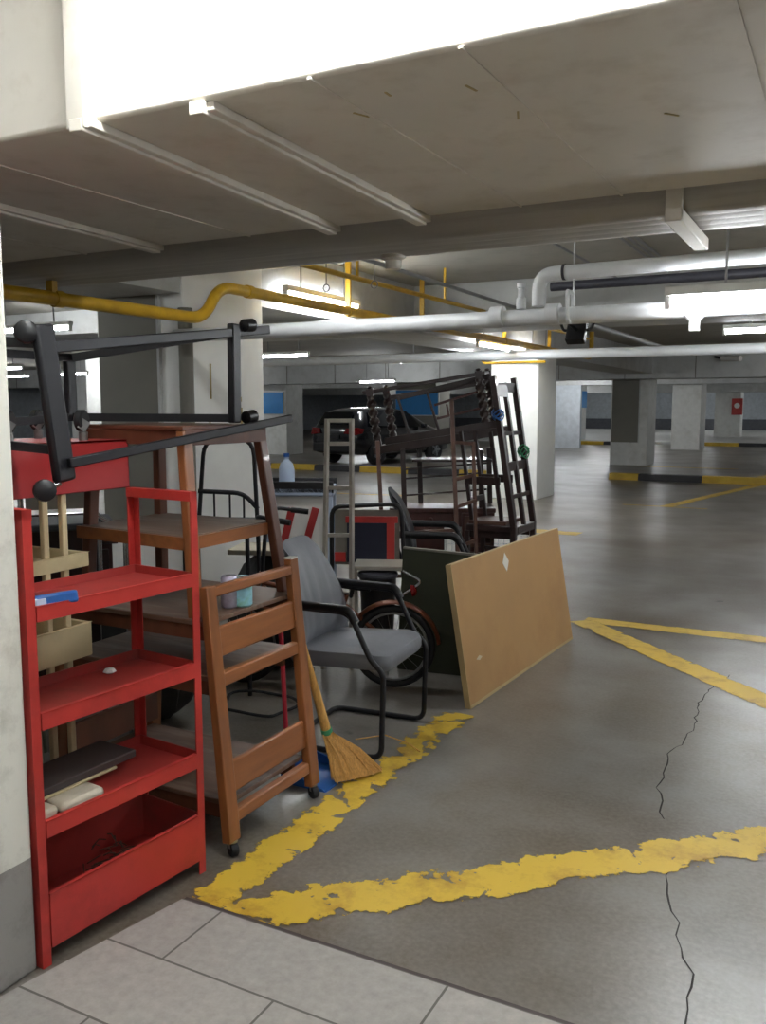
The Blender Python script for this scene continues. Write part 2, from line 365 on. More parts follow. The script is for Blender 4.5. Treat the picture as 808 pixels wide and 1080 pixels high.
# ------------------------------------------------------------------ the setting: floor, ceiling, walls
struct('floor', MB().box(-34, 24, -7, 62, -.2, 0), M_floor, origin=(0, 0, 0), label='glossy grey concrete car park floor with stains')
struct('ceiling', MB().box(-34, 24, -7, 62, 2.95, 3.15), M_ceil, label='concrete car park ceiling slab')
struct('wall_back', MB().box(-34, 24, 62, 62.2, 0, 2.95), M_farwall)
struct('wall_left', MB().box(-34.2, -34, -7, 62, 0, 2.95), M_farwall)
struct('wall_right', MB().box(24, 24.2, -7, 62, 0, 2.95), M_farwall)
struct('wall_front', MB().box(-34, 24, -7.2, -7, 0, 2.95), M_white)
struct('trim_1', MB().box(-34, 24, 61.9, 62, 0, .8), M_darkwall, label='dark band along the foot of the far wall')
# stone tiles in the foreground (their left edge is parallel to the red shelf)
t = MB(); t.prism([(-2.55, -1.9, .001), (-1.795, 2.046, .001), (2.6, 2.046, .001), (2.6, -1.9, .001)], (0, 0, .005))
struct('floor_tiled', t, M_tile, label='pale grey stone tiles in the foreground')
struct('trim_2', MB().box(-1.79, 2.6, 2.046, 2.058, .0005, .006), M_dkgrey, label='dark joint between tiles and concrete')

def line(name, p0, p1, wd, wear, label, wear1=None):
    """painted stripe from p0 to p1, painted width wd"""
    p0 = V((*p0, 0)); p1 = V((*p1, 0)); d = (p1 - p0); L_ = d.length; a = math.atan2(d.y, d.x)
    bm = bmesh.new(); h = wd * .5 * 1.3; uvl = bm.loops.layers.uv.new('UVMap'); vs = []
    n = 8
    for i in range(n + 1):
        vs.append((bm.verts.new((L_ * i / n, -h, 0)), bm.verts.new((L_ * i / n, h, 0))))
    for i in range(n):
        fa = bm.faces.new((vs[i][0], vs[i + 1][0], vs[i + 1][1], vs[i][1]))
        for lp, (fi, vv) in zip(fa.loops, ((i, 0), (i + 1, 0), (i + 1, 1), (i, 1))):
            lp[uvl].uv = (wear + ((wear if wear1 is None else wear1) - wear) * fi / n, vv)
    me = bpy.data.meshes.new(name); bm.to_mesh(me); bm.free(); me.materials.append(M_line)
    o = bpy.data.objects.new(name, me); COL.objects.link(o); o.location = (p0.x, p0.y, .0025 + .0004 * line.k); o.rotation_euler.z = a; line.k += 1
    o['kind'] = 'structure'; o['label'] = label
line.k = 0
line('road_marking', (-1.71, 2.07), (-1.70, 4.05), .15, .5, 'worn yellow line along the front of the stored furniture', .95)
line('road_marking', (-1.66, 2.0), (2.9, 6.13), .18, .62, 'worn broad yellow diagonal in the foreground', .0)
line('road_marking', (-1.66, 6.335), (6, 6.335), .17, .1, 'yellow cross line beyond the tan board')
line('road_marking', (-1.68, 6.29), (3.2, 1.55), .18, .14, 'yellow diagonal beyond the tan board')
line('road_marking', (-9.0, 10.95), (-2.9, 10.7), .3, .1, 'pale yellow line behind the dark chairs')
line('road_marking', (-2.54, 14.3), (-1.62, 19.2), .2, .1, 'yellow bay line running up to the kerb')
line('road_marking', (-3.2, 14.35), (-1.9, 14.3), .1, .15, 'thin yellow line across the end of the bay line')
line('road_marking', (-1.75, 21.5), (-.4, 27.5), .22, .1, 'yellow bay line beyond the kerb')
line('road_marking', (-5.3, 24.0), (-2.5, 24.0), .25, .25, 'yellow line at the foot of the second right pillar')
line('road_marking', (-12.5, 13.2), (-6.9, 14.0), .12, .1, 'thin yellow line in front of the kerb behind the car')
# cracks in the concrete
def crack(pts, label):
    m = MB(); P = []
    for (a, b) in zip(pts, pts[1:]):
        a = V((*a, 0)); b = V((*b, 0)); n = max(2, int((b - a).length / .05))
        for i in range(n): P.append(a.lerp(b, i / n) + V((random.uniform(-.013, .013), random.uniform(-.01, .01), 0)))
    P.append(V((*pts[-1], 0)))
    top = []; 
    for i, p in enumerate(P):
        wd = random.uniform(.0014, .0036)
        top.append([(p.x - wd, p.y, .0012), (p.x + wd, p.y, .0012)])
    m.loft(top, caps=False, closed=False)
    struct('floor_crack', m, M_crack, label=label)
crack([(-.55, 5.4), (-.64, 4.9), (-.60, 4.4), (-.65, 3.94), (-.62, 3.6), (-.55, 3.33)], 'thin jagged crack in the concrete beyond the broad diagonal')
crack([(-.48, 3.02), (-.41, 2.71), (-.35, 2.52), (-.30, 2.36), (-.27, 2.08)], 'thin jagged crack in the concrete in front of the broad diagonal')

# pillars (row of the bay) and their panels
def pillar(x0, x1, y0, y1, z1, label, panel=True, m=None):
    p = struct('pillar', MB().box(x0, x1, y0, y1, 0, z1), m or M_white, bevel=.012, label=label)
    if panel:
        q = MB().box(x0 + .03, x1 - .24, y0 - .02, y0 + .01, .62, z1 - .12)
        obj('wall_panel', q, M_panel, p, bevel=.004)
        e = MB(); e.box(x1 - .24, x1 - .215, y0 - .03, y0 + .01, .6, z1 - .1)
        obj('panel_edge', e, M_beam, p)
    return p
p1 = pillar(-5.47, -4.58, 5.4, 6.45, 2.95, 'white concrete pillar with grey panel behind the stacked wooden trolleys', m=mat('lit_white_paint', rgb(244, 244, 240), .5, var=.03))  # paler copy of the wall paint makes up for missing light here
q = MB(); q.tube([(-4.52, 5.36, 0), (-4.52, 5.36, 2.3)], .055); obj('downpipe', q, M_panel, p1)
q = MB()
for y, z0, z1, wd in ((5.72, 1.62, 1.9, .02), (6.05, 1.78, 1.83, .07), (6.1, 1.6, 1.64, .05), (6.12, 1.3, 1.55, .025), (5.7, 1.35, 1.45, .02)):
    q.box(-4.582, -4.577, y - wd / 2, y + wd / 2, z0, z1)
obj('tape_residue', q, M_rust, p1)
pillar(-5.5, -4.66, 14.4, 15.4, 2.95, 'bright white pillar behind the dark stacked chairs', panel=False, m=mat('lit_white_paint', rgb(244, 244, 240), .5, var=.03))  # white lightened in the paint to stand in for strong lamp light
pillar(-5.83, -4.85, 24.4, 25.5, 2.95, 'white pillar with grey panel at the end of the kerb')
pillar(-5.95, -4.93, 34.3, 35.6, 2.95, 'white pillar behind the panelled pillar', panel=False)
pillar(-6.1, -4.9, 47.0, 48.2, 2.95, 'far white pillar carrying the red hose cabinet', panel=False)
pp = pillar(-12.0, -10.9, 39.6, 40.8, 2.95, 'far white pillar with blue band and white letter', panel=False)
q = MB().box(-12.02, -10.88, 39.57, 40.82, 1.55, 2.3); obj('blue_band', q, M_bluesign, pp)
q = MB(); q.box(-11.62, -11.5, 39.55, 39.58, 1.72, 2.15); q.box(-11.62, -11.27, 39.55, 39.58, 1.72, 1.82); obj('white_letter', q, M_paper, pp)
pillar(-17.5, -16.5, 24.5, 25.5, 2.95, 'white pillar left of the parked car', panel=False)
pillar(-16.0, -15.4, 33, 34, 2.95, 'distant pillar with orange stripe behind the car', panel=False, m=mat('orange_tan_paint', rgb(196, 160, 100), .6))
pillar(-14.2, -12.7, 28, 29.2, 2.95, 'grey pillar directly behind the parked car', panel=False, m=M_panel)
pillar(-22.5, -21.5, 14.4, 15.4, 2.95, 'white pillar at far left behind the red tray', panel=False)
pillar(-20.4, -19.4, 19, 20, 2.95, 'grey pillar at far left beside the white one', panel=False, m=M_beam)
pillar(-18.2, -17.2, 17.5, 18.5, 2.95, 'white pillar at left between the black frame posts', panel=False)
pillar(-24.0, -22.5, 24.5, 25.5, 2.95, 'distant white pillar at the left edge', panel=False)
# near pillar at the left edge of the photo
struct('wall_left_near', MB().box(-2.62, -1.92, .55, 1.587, 0, 2.35), M_pil, bevel=.01, label='near white pillar with grey foot at the left edge')

# beams
b = MB().box(-5.455, -4.595, 4.13, 23.5, 2.42, 2.95); struct('ceiling_beam', b, M_beam, label='beam along the row of pillars')
def beamX(y0, y1, z, label, x0=-34, x1=24, seams=0):
    o = struct('ceiling_beam', MB().box(x0, x1, y0, y1, z, 2.95), M_beam, label=label, bevel=.01)
    if seams:
        q = MB(); x = x0 + .7
        while x < x1:
            q.box(x, x + .02, y0 - .012, y0 + .005, z, 2.9); x += seams
        obj('seam', q, M_panel, o)
beamX(9.5, 10.2, 2.45, 'pale cross beam above the white pipes')
beamX(23.5, 24.3, 2.29, 'white jointed cross beam above the parked car', seams=1.75)
beamX(33.6, 34.2, 2.4, 'far cross beam behind the panelled pillar')
beamX(46.4, 47.0, 2.3, 'furthest cross beam')

# kerbs
def kerb(x0, x1, y, label, d=.3, h=.14):
    m = MB(); m.prism([(x0, y, 0), (x0, y + .03, h), (x0, y + d - .03, h), (x0, y + d, 0)], (x1 - x0, 0, 0)); struct('kerb', m, M_kerb, label=label)
kerb(-4.62, 20, 19.3, 'black and yellow kerb in the middle distance at right')
kerb(-17, -7.2, 18.7, 'black and yellow kerb behind the parked car')
kerb(-14, -8.7, 37.3, 'far black and yellow kerb left of the panelled pillar')
kerb(-6.4, 20, 38.2, 'far black and yellow kerb at right')
struct('walkway', MB().box(-20, 20, 39, 61, 0, .12), M_beam, label='raised pale walkway at the far end')
kerb(-5.2, -4.8, 15.6, 'yellow kerb end at the foot of the bright pillar', .25, .12)

# red hose cabinet and blue boards far away
t = thing('hose_cabinet', 'red hose reel cabinet on a far white pillar at right', 'hose cabinet', (-5.05, 46.9, 1.2))
obj('cabinet_body', MB().box(-5.3, -4.8, 46.85, 47.0, 1.2, 2.0), M_red, t, bevel=.01)
q = MB(); q.lathe([(.13, 0), (.13, .02), (.1, .025)], (-5.05, 46.85, 1.65), (0, -1, 0)); obj('white_disc', q, M_paper, t)
def board(x0, x1, y, z0, z1, label):
    t = thing('sign_board', label, 'sign', ((x0 + x1) / 2, y, z0), 'blue boards at the far end')
    obj('panel', MB().box(x0, x1, y - .04, y, z0, z1), M_bluesign, t)
    obj('frame', MB().box(x0 - .03, x1 + .03, y, y + .04, z0 - .03, z1 + .03), M_beam, t)
board(-14.2, -12.6, 27.96, 1.3, 2.15, 'blue board on the grey pillar behind the car roof')
board(-11.9, -10.2, 33.55, 1.35, 2.1, 'blue board seen through the dark stacked chairs')
board(-17.4, -16.6, 24.46, 1.35, 2.05, 'blue board on the white pillar left of the car')
struct('wall_low', MB().box(-12, -9.2, 33.6, 33.8, 0, 2.4), M_farwall, label='pale wall behind the dark stacked chairs')

# ------------------------------------------------------------------ overhead services
# large cream duct
d = thing('ventilation_duct', 'large cream sheet metal duct overhead in the foreground', 'duct', (-1, 2.7, 2.35))
obj('duct_body', MB().box(-6, 5, 1.93, 3.5, 2.35, 2.9), M_duct, d, bevel=.012)
for x0, x1, L0, L1 in ((-1.96, -2.10, 1.88, 3.5), (-1.57, -1.66, 1.925, 3.5), (-3.02, -3.12, 1.925, 3.5)):
    q = MB()
    q.beam((x0, L0, 2.333), (x1, L1, 2.333), .045, .034); q.beam((x0 + .03, L0 + .02, 2.338), (x1 + .03, L1, 2.338), .03, .024)
    obj('hanger_strip', q, M_duct, d, bevel=.003)
q = MB().box(-2.0, -1.93, 1.885, 1.935, 2.325, 2.88); obj('flange', q, M_duct, d, bevel=.004)
for x in (-1.22, -.82, -.25, .3, -2.55, -3.6):
    q = MB(); q.box(x - .004, x + .004, 1.925, 3.5, 2.3465, 2.352); obj('seam', q, M_duct, d)
for x, y, dx, dy in ((-1.25, 2.2, .02, .05), (-.9, 2.15, .01, .05), (-.85, 2.4, -.02, .06), (-1.1, 2.1, .0, .03), (-.5, 2.6, .03, .04)):
    q = MB(); q.beam((x, y, 2.349), (x + dx, y + dy, 2.349), .006, .003); obj('scuff', q, M_rust, d)
# second, lower duct with rounded insulated edge
d = thing('insulated_duct', 'grey ribbed duct with rounded edge beyond the cream duct', 'duct', (-1, 3.85, 2.3))
prof = [(3.52, 2.9), (3.52, 2.40), (3.535, 2.345), (3.58, 2.31), (3.64, 2.30)]
for k in range(4): prof += [(3.66 + .1 * k, 2.297), (3.7 + .1 * k, 2.291), (3.74 + .1 * k, 2.297)]
prof += [(4.08, 2.30), (4.12, 2.33), (4.12, 2.9)]
obj('duct_body', MB().prism([(-6, y, z) for y, z in prof], (12, 0, 0)), M_duct2, d)
q = MB(); q.beam((-.63, 3.5, 2.262), (-.63, 4.2, 2.262), .06, .05); q.box(-.66, -.6, 3.503, 3.53, 2.24, 2.42); obj('strap', q, M_duct, d, bevel=.004)
q = MB(); q.lathe([(.04, 0), (.04, .04), (.06, .05), (.06, .07)], (-2.05, 4.0, 2.23)); obj('detector_cap', q, M_duct, d)

# white pipes
d = thing('sprinkler_main', 'white sprinkler main pipe crossing below the ceiling', 'pipe', (-1, 5.2, 2.05))
obj('pipe_run', MB().tube([(-4.5, 5.22, 2.08), (6, 5.2, 2.11)], .05, 14), M_wpipe, d)
q = MB(); q.lathe([(.062, -.04), (.062, .04)], (-1.95, 5.2, 2.10), (1, 0, 0), 14); obj('coupling', q, M_wpipe, d)
q = MB(); q.lathe([(.062, -.04), (.062, .04)], (-1.6, 5.2, 2.10), (1, 0, 0), 14); obj('coupling', q, M_wpipe, d)
q = MB(); q.lathe([(.03, 0), (.03, .06), (.02, .07), (.02, .12), (.028, .125), (.028, .15)], (-1.80, 5.2, 2.14)); obj('valve', q, M_wpipe, d)
q = MB(); q.lathe([(.085, 0), (.05, -.035), (.028, -.06), (.028, -.11)], (-.8, 5.2, 2.08)); obj('drop_nozzle', q, M_wpipe, d)
d = thing('branch_pipe', 'white upper pipe with elbow above the sprinkler main', 'pipe', (-1, 5.2, 2.15))
obj('pipe_run', MB().tube(rpath([(-1.69, 5.2, 2.15), (-1.69, 5.2, 2.335), (6, 5.2, 2.42)], .1, 6), .042, 14), M_wpipe, d)
q = MB(); q.lathe([(.047, -.008), (.047, .008)], (-1.54, 5.2, 2.338), (1, 0, .011), 14); obj('collar', q, M_dpipe, d)
d = thing('pipe_hanger', 'white looped hanger clasping the sprinkler main', 'pipe hanger', (-1.46, 5.2, 2.02))
obj('loop', MB().tube(rpath([(-1.5, 5.14, 2.22), (-1.5, 5.14, 2.05), (-1.5, 5.26, 2.05), (-1.5, 5.26, 2.22), (-1.5, 5.14, 2.22)], .05), .012), M_wpipe, d)
obj('rod', MB().tube([(-1.5, 5.265, 2.22), (-1.5, 5.265, 2.95)], .006, 6), M_wpipe, d)
tag(obj('conduit', MB().tube([(-2.1, 6.75, 2.47), (6, 6.75, 2.5)], .035), M_dpipe), 'dark conduit behind the white upper pipe', 'pipe')
tag(obj('conduit', MB().tube([(-12, 7.4, 2.32), (6, 7.4, 2.325)], .06), M_gpipe), 'grey pipe behind the sprinkler main', 'pipe')
tag(obj('conduit', MB().tube([(-12, 12.5, 2.31), (10, 12.5, 2.31)], .07), M_wpipe), 'far white pipe above the bright pillar', 'pipe')
tag(obj('conduit', MB().tube([(-3.25, 4.2, 2.65), (-3.28, 9.5, 2.62)], .018), M_gpipe), 'thin grey conduit left of the yellow hangers', 'pipe')
tag(obj('conduit', MB().tube([(-2.5, 9.5, 2.42), (-2.5, 14.5, 2.42)], .03), M_gpipe), 'grey conduit running away at right', 'pipe')
tag(obj('conduit', MB().tube([(-2.2, 4.2, 2.86), (-2.2, 9.5, 2.86)], .012), M_gpipe), 'thin ceiling conduit above the white elbow', 'pipe')
for k, x in enumerate((-1.75, -1.69, -1.63)):
    tag(obj('conduit', MB().tube([(x, 4.2, 2.92), (x, 9.5, 2.92)], .011), M_gpipe), 'thin conduit, %s of three above the white elbow' % ('leftmost', 'middle one', 'rightmost')[k], 'pipe')
# yellow gas pipe with a step
d = thing('gas_pipe', 'yellow pipe with stepped bend running past the pillar', 'pipe', (-4.2, 8, 2.2))
obj('pipe_run', MB().tube(rpath([(-4.21, -1, 2.19), (-4.21, 5.2, 2.19), (-4.21, 5.38, 2.445), (-4.21, 16, 2.44), (-4.21, 16.0, 2.9)], .16, 7), .042, 14), M_yellow, d)
obj('collar', MB().lathe([(.05, -.03), (.05, .03)], (-4.21, 3.85, 2.19), (0, 1, 0), 14), M_yellow, d); obj('collar', MB().lathe([(.05, -.03), (.05, .03)], (-4.21, 5.75, 2.445), (0, 1, 0), 14), M_yellow, d)
obj('hanger', MB().box(-4.235, -4.185, 3.79, 3.83, 2.19, 2.29), M_yellow, d)
for y, z in ((7.3, 2.44), (8.9, 2.44), (11.5, 2.44), (13.5, 2.44)):
    q = MB(); q.box(-4.235, -4.185, y - .012, y + .012, z, 2.95); q.lathe([(.05, -.015), (.05, .015)], (-4.21, y, z), (0, 1, 0), 14); obj('hanger', q, M_yellow, d)
d = thing('gas_branch', 'thin yellow pipe running above the stepped yellow pipe', 'pipe', (-3.7, 8, 2.55))
obj('pipe_run', MB().tube([(-3.72, 4.2, 2.62), (-3.72, 14, 2.62)], .022), M_yellow, d)
for y in (6.6, 8.4, 10.6): obj('hanger', MB().box(-3.73, -3.71, y - .01, y + .01, 2.62, 2.95), M_yellow, d)
d = thing('yellow_drop', 'short yellow pipe loop by the top of the bright pillar', 'pipe', (-4.4, 14.2, 2.3))
obj('pipe_run', MB().tube(rpath([(-5.6, 14.25, 2.9), (-5.6, 14.25, 2.3), (-4.5, 14.25, 2.3)], .06), .02), M_yellow, d)
obj('clip', MB().box(-5.64, -5.56, 14.22, 14.4, 2.5, 2.54), M_yellow, d)
# hanger rods near the lamp
for x, y, l in ((-3.9, 6.4, 'left'), (-3.45, 6.4, 'right')):
    d = thing('hanger_rod', 'thin wire hanger with ring, %s one above the yellow pipe' % l, 'hanger', (x, y, 2.5))
    obj('rod', MB().tube([(x, y, 2.56), (x, y, 2.95)], .005, 6), M_gpipe, d)
    obj('ring', MB().tube([(x + .03 * math.cos(a), y, 2.53 + .03 * math.sin(a)) for a in [2 * PI * i / 12 for i in range(12)]], .005, 6, True), M_gpipe, d)
# black floodlight under the main
d = thing('floodlight', 'small black floodlight hanging below the white pipe', 'floodlight', (-1.56, 5.5, 1.95))
q = MB(); q.hexa([(-1.6, 5.46, 2.05), (-1.52, 5.46, 2.05), (-1.52, 5.56, 2.05), (-1.6, 5.56, 2.05), (-1.64, 5.5, 1.95 + .1), (-1.48, 5.5, 2.05), (-1.5, 5.58, 2.06), (-1.62, 5.58, 2.06)])
obj('head', MB(fr(-1.555, 5.55, 2.02) @ Matrix.Rotation(-.5, 4, 'X')).box(-.06, .06, -.03, .03, -.075, .075), M_blackp, d, bevel=.008); q.bm.free()
obj('bracket', MB().tube(rpath([(-1.66, 5.55, 2.08), (-1.64, 5.55, 2.03), (-1.47, 5.55, 2.03), (-1.44, 5.55, 2.09)], .02), .009), M_blackp, d)
obj('arm', MB().tube([(-1.555, 5.55, 2.03), (-1.555, 5.22, 2.08)], .01), M_blackp, d)
d = thing('security_camera', 'small camera on the far white beam at right', 'camera', (-2.55, 23.2, 2.75))
obj('body', MB().tube([(-2.9, 23.3, 2.75), (-2.45, 23.0, 2.72)], .07), M_paper, d)
obj('mount', MB().tube([(-2.9, 23.3, 2.75), (-3.1, 23.52, 2.8)], .03), M_blackp, d)

# fluorescent lamps
def lamp(a, b, label, group=None, zoff=.0):
    a = V(a); b = V(b); mid = (a + b) / 2; dr = (b - a).normalized()
    t = thing('fluorescent_lamp', label, 'lamp', (mid.x, mid.y, mid.z - .03), group)
    q = MB(); q.beam(a + V((0, 0, .055)), b + V((0, 0, .055)), .07, .05); obj('housing', q, M_white, t, bevel=.006)
    obj('tube', MB().tube([a + dr * .03, b - dr * .03], .022, 10), M_tube, t)
    for e, s_ in ((a, 1), (b, -1)):
        q = MB(); q.beam(e, e + dr * s_ * .03, .04, .075); obj('end_cap', q, M_white, t)
    for f in (.2, .8):
        p = a.lerp(b, f); obj('hanger', MB().beam(p + V((0, 0, .08)), V((p.x, p.y, 2.95)), .012, .012), M_gpipe, t)
    return t
lamp((-3.2, 1.15, 2.8), (-2.7, 1.15, 2.8), 'added tube lamp above the near white pillar, lighting the duct')  # unseen lamp, added to light the left part of the duct face
lamp((-1.85, 1.76, 2.64), (.5, 1.76, 2.64), 'lit tube lamp beside the front of the cream duct')
lamp((-4.48, 6.65, 2.545), (-4.48, 7.95, 2.545), 'lit tube lamp between the yellow pipes')
lamp((-9.98, 13.9, 2.5), (-8.85, 13.9, 2.5), 'lit tube lamp above the left end of the jointed beam')
lamp((-.93, 5.03, 2.115), (.6, 5.03, 2.115), 'lit tube lamp right in front of the sprinkler main')
lamp((-1.35, 10.8, 2.4), (.1, 10.8, 2.4), 'lit tube lamp at the right edge below the pipes')
lamp((-4.4, 11.0, 2.38), (-4.4, 12.2, 2.38), 'lit tube lamp beside the yellow pipe before the bright pillar')
lamp((-4.35, 12.9, 2.36), (-4.35, 14.0, 2.36), 'added tube lamp right beside the top of the bright pillar')  # extra lamp, added to brighten the pillar face
lamp((-6.6, 13.1, 2.30), (-5.3, 13.1, 2.30), 'lit tube lamp crossing in front of the bright pillar')
lamp((-17.4, 13.5, 2.4), (-15.9, 13.5, 2.4), 'lit tube lamp at the far left edge')
lamp((-13.1, 11.4, 2.42), (-11.95, 11.4, 2.42), 'lit tube lamp seen through the black frame')
lamp((-18.4, 16.6, 2.4), (-17.2, 16.6, 2.4), 'lower lit tube lamp seen through the black frame')
lamp((-12.0, 21.4, 1.95 + .3), (-10.9, 21.4, 2.25), 'lit tube lamp reflected on the car')
lamp((-3.2, 4.40, 2.66), (-2.5, 4.40, 2.66), 'added fill lamp hidden above the far side of the ribbed duct')  # unseen lamp, added to brighten the side of the panelled pillar
far = [(-11.5, 30), (-6, 29), (0, 29), (5, 20), (0, 20), (-9, 38), (-1.5, 38), (-16, 29), (-19, 22), (-24, 20), (-10, 50), (-2, 50), (-20, 36), (5, 13), (-26, 12), (-22, 8), (-14, 6.8), (-9.5, 8.2), (-14, 34), (-9, 32), (-13, 44), (-8, 56), (-1, 56), (-15, 56), (5, 56), (2, 44), (-24, 30), (-22, 45)]  # lamps added to brighten the far zone
for x, y in far:
    lamp((x - .75, y, 2.55), (x + .75, y, 2.55), 'added tube lamp on the ceiling deep in the car park', 'added far ceiling lamps')
for x, y in ((3.5, 5.4), (3.5, 9), (3, 1.2), (1.2, -2.0), (-7.2, 3.2)):  # unseen fill lamps, added to lift pillar, pipes and foreground
    lamp((x - .75, y, 2.5), (x + .75, y, 2.5), 'added fill lamp on the ceiling out of view', 'added fill lamps outside the view')
#PART2
# ------------------------------------------------------------------ parked car
CM = fr(-12.45, 20.7, 0, math.radians(-13))
car = thing('car', 'black hatchback parked behind the kerb with red tail lamps', 'car', (-12.3, 22.7, 0))
ST = [(0.0, .40, .70, .62, .80, .84, .78, .92, .70), (.06, .30, .80, .62, .86, .98, .83, 1.12, .68), (.30, .26, .84, .65, .89, 1.04, .86, 1.44, .60), (.65, .24, .86, .65, .90, 1.03, .87, 1.53, .60),
      (1.5, .22, .87, .65, .90, 1.0, .87, 1.57, .61), (2.35, .22, .87, .65, .90, .98, .87, 1.53, .60), (2.95, .22, .87, .65, .90, .97, .87, 1.24, .66), (3.35, .22, .87, .65, .90, .95, .86, 1.04, .74),
      (3.95, .24, .86, .62, .88, .86, .82, .93, .68), (4.25, .28, .78, .58, .80, .76, .72, .82, .58), (4.33, .36, .6, .56, .66, .68, .6, .72, .5)]
secs = []
for (y, zb, wb, zm, wm, zt, wt, zr, wr) in ST:
    h = [(wb * .9, zb), (wb, zb + .06), (wm, zm), (wt, zt), (wr + .02, zr - .07), (wr - .04, zr - .015), (wr * .5, zr + .015)]
    secs.append([(x, y, z) for x, z in h] + [(-x, y, z) for x, z in reversed(h)])
body = obj('body', MB(CM).loft(secs), M_carp, car)
body.modifiers.new('smooth', 'SUBSURF').levels = 1; body.modifiers['smooth'].render_levels = 2
def quadp(pts, off): 
    return MB(CM).prism(pts, off)
obj('rear_window', quadp([(-.58, .06, 1.12), (.58, .06, 1.12), (.52, .27, 1.42), (-.52, .27, 1.42)], (0, -.03, .01)), M_glass, car)
for s_ in (-1, 1):
    obj('side_window', quadp([(s_ * .85, .55, 1.07), (s_ * .86, 1.5, 1.04), (s_ * .65, 1.45, 1.49), (s_ * .65, .7, 1.46)], (s_ * .02, 0, .0)), M_glass, car)
    obj('side_window', quadp([(s_ * .86, 1.56, 1.04), (s_ * .86, 2.75, 1.02), (s_ * .66, 2.3, 1.45), (s_ * .65, 1.54, 1.49)], (s_ * .02, 0, .0)), M_glass, car)
    obj('tail_lamp', quadp([(s_ * .83, .0, .82), (s_ * .45, -.02, .86), (s_ * .5, .02, 1.0), (s_ * .85, .08, 1.02), (s_ * .89, .3, .98), (s_ * .89, .22, .86)], (0, -.03, .0)), M_tail, car)
    obj('mirror', MB(CM).box(s_ * .9 if s_ > 0 else -1.06, 1.06 if s_ > 0 else -.9, 2.7, 2.8, .98, 1.1), M_carp, car, bevel=.02)
    for y in (.85, 3.4):
        wh = obj('wheel', MB(CM).lathe([(.2, 0), (.31, 0), (.335, .03), (.335, .17), (.31, .2), (.2, .2)], (s_ * .72, y, .335), (s_, 0, 0), 24), M_rubber, car)
        q = MB(CM); q.lathe([(.2, .17), (.2, .195), (.17, .2)], (s_ * .72, y, .335), (s_, 0, 0), 24)
        for k in range(5):
            a = 2 * PI * k / 5; q.beam((s_ * .925, y, .335), (s_ * .925, y + .19 * math.cos(a), .335 + .19 * math.sin(a)), .05, .02, (1, 0, 0))
        obj('rim', q, M_alloy, wh)
obj('bumper', MB(CM).box(-.72, .72, -.06, .1, .36, .6), M_blackp, car, bevel=.03)
obj('number_plate', MB(CM).box(-.24, .24, -.04, .0, .72, .82), M_blackp, car)

# ------------------------------------------------------------------ red shelf rack
u = V((.096, .9954, 0)).normalized(); n_ = V((-u.y, u.x, 0))
RM = Matrix(((u.x, n_.x, 0, -1.905), (u.y, n_.y, 0, 1.592), (0, 0, 1, 0), (0, 0, 0, 1)))   # local x along the front, y to the back
LW, LD, H = .632, .30, 1.284
rk = thing('shelf_rack', 'red metal shelf rack with four tiers beside the near white pillar', 'shelf rack', tuple(RM @ V((LW / 2, LD / 2, 0))))
for x in (0, LW):
    for y in (0, LD):
        q = MB(RM); sx = 1 if x == 0 else -1; sy = 1 if y == 0 else -1
        xa, xb = sorted((x - sx * .0, x + sx * .028)); ya, yb = sorted((y, y + sy * .004)); q.box(xa, xb, ya, yb, 0, H)
        xa, xb = sorted((x, x + sx * .004)); ya, yb = sorted((y + sy * .004, y + sy * .03)); q.box(xa, xb, ya, yb, 0, H)
        obj('post', q, M_red, rk)
for z0, z1 in ((.979, 1.02), (.678, .725), (.371, .418)):
    q = MB(RM); x0, x1, y0, y1 = .005, LW - .005, .005, LD - .005
    q.box(x0, x1, y0, y1, z0 + .006, z0 + .014)
    for a in ((x0, x1, y0 - .003, y0 + .003), (x0, x1, y1 - .003, y1 + .003), (x0 - .001, x0 + .004, y0, y1), (x1 - .004, x1 + .001, y0, y1)): q.box(*a, z0, z1)
    s_ = obj('shelf', q, M_redtop, rk)
    q = MB(RM); q.box(.030, LW - .030, -.003, .0015, z0, z1); q.box(.03, LW - .03, -.003, .012, z1 - .003, z1 + .002); obj('front_lip', q, M_red, s_)
q = MB(RM); q.box(.005, LW - .005, .005, LD - .005, .05, .058)
q.box(.005, LW - .005, LD - .008, LD - .002, .04, .205); q.box(.004, .009, .005, LD - .005, .04, .205); q.box(LW - .009, LW - .004, .005, LD - .005, .04, .205)
bx_ = obj('bottom_bin', q, M_redtop, rk)
q = MB(RM); q.box(.030, LW - .030, -.003, .002, .05, .208); q.box(.03, LW - .03, -.003, .01, .203, .209); obj('front_panel', q, M_red, bx_)
q = MB(RM); q.box(LW - .03, LW, .0, LD, H - .03, H); obj('side_rail', q, M_red, rk)
q = MB(RM); q.box(0, .03, .0, LD, H - .03, H); obj('side_rail', q, M_red, rk)
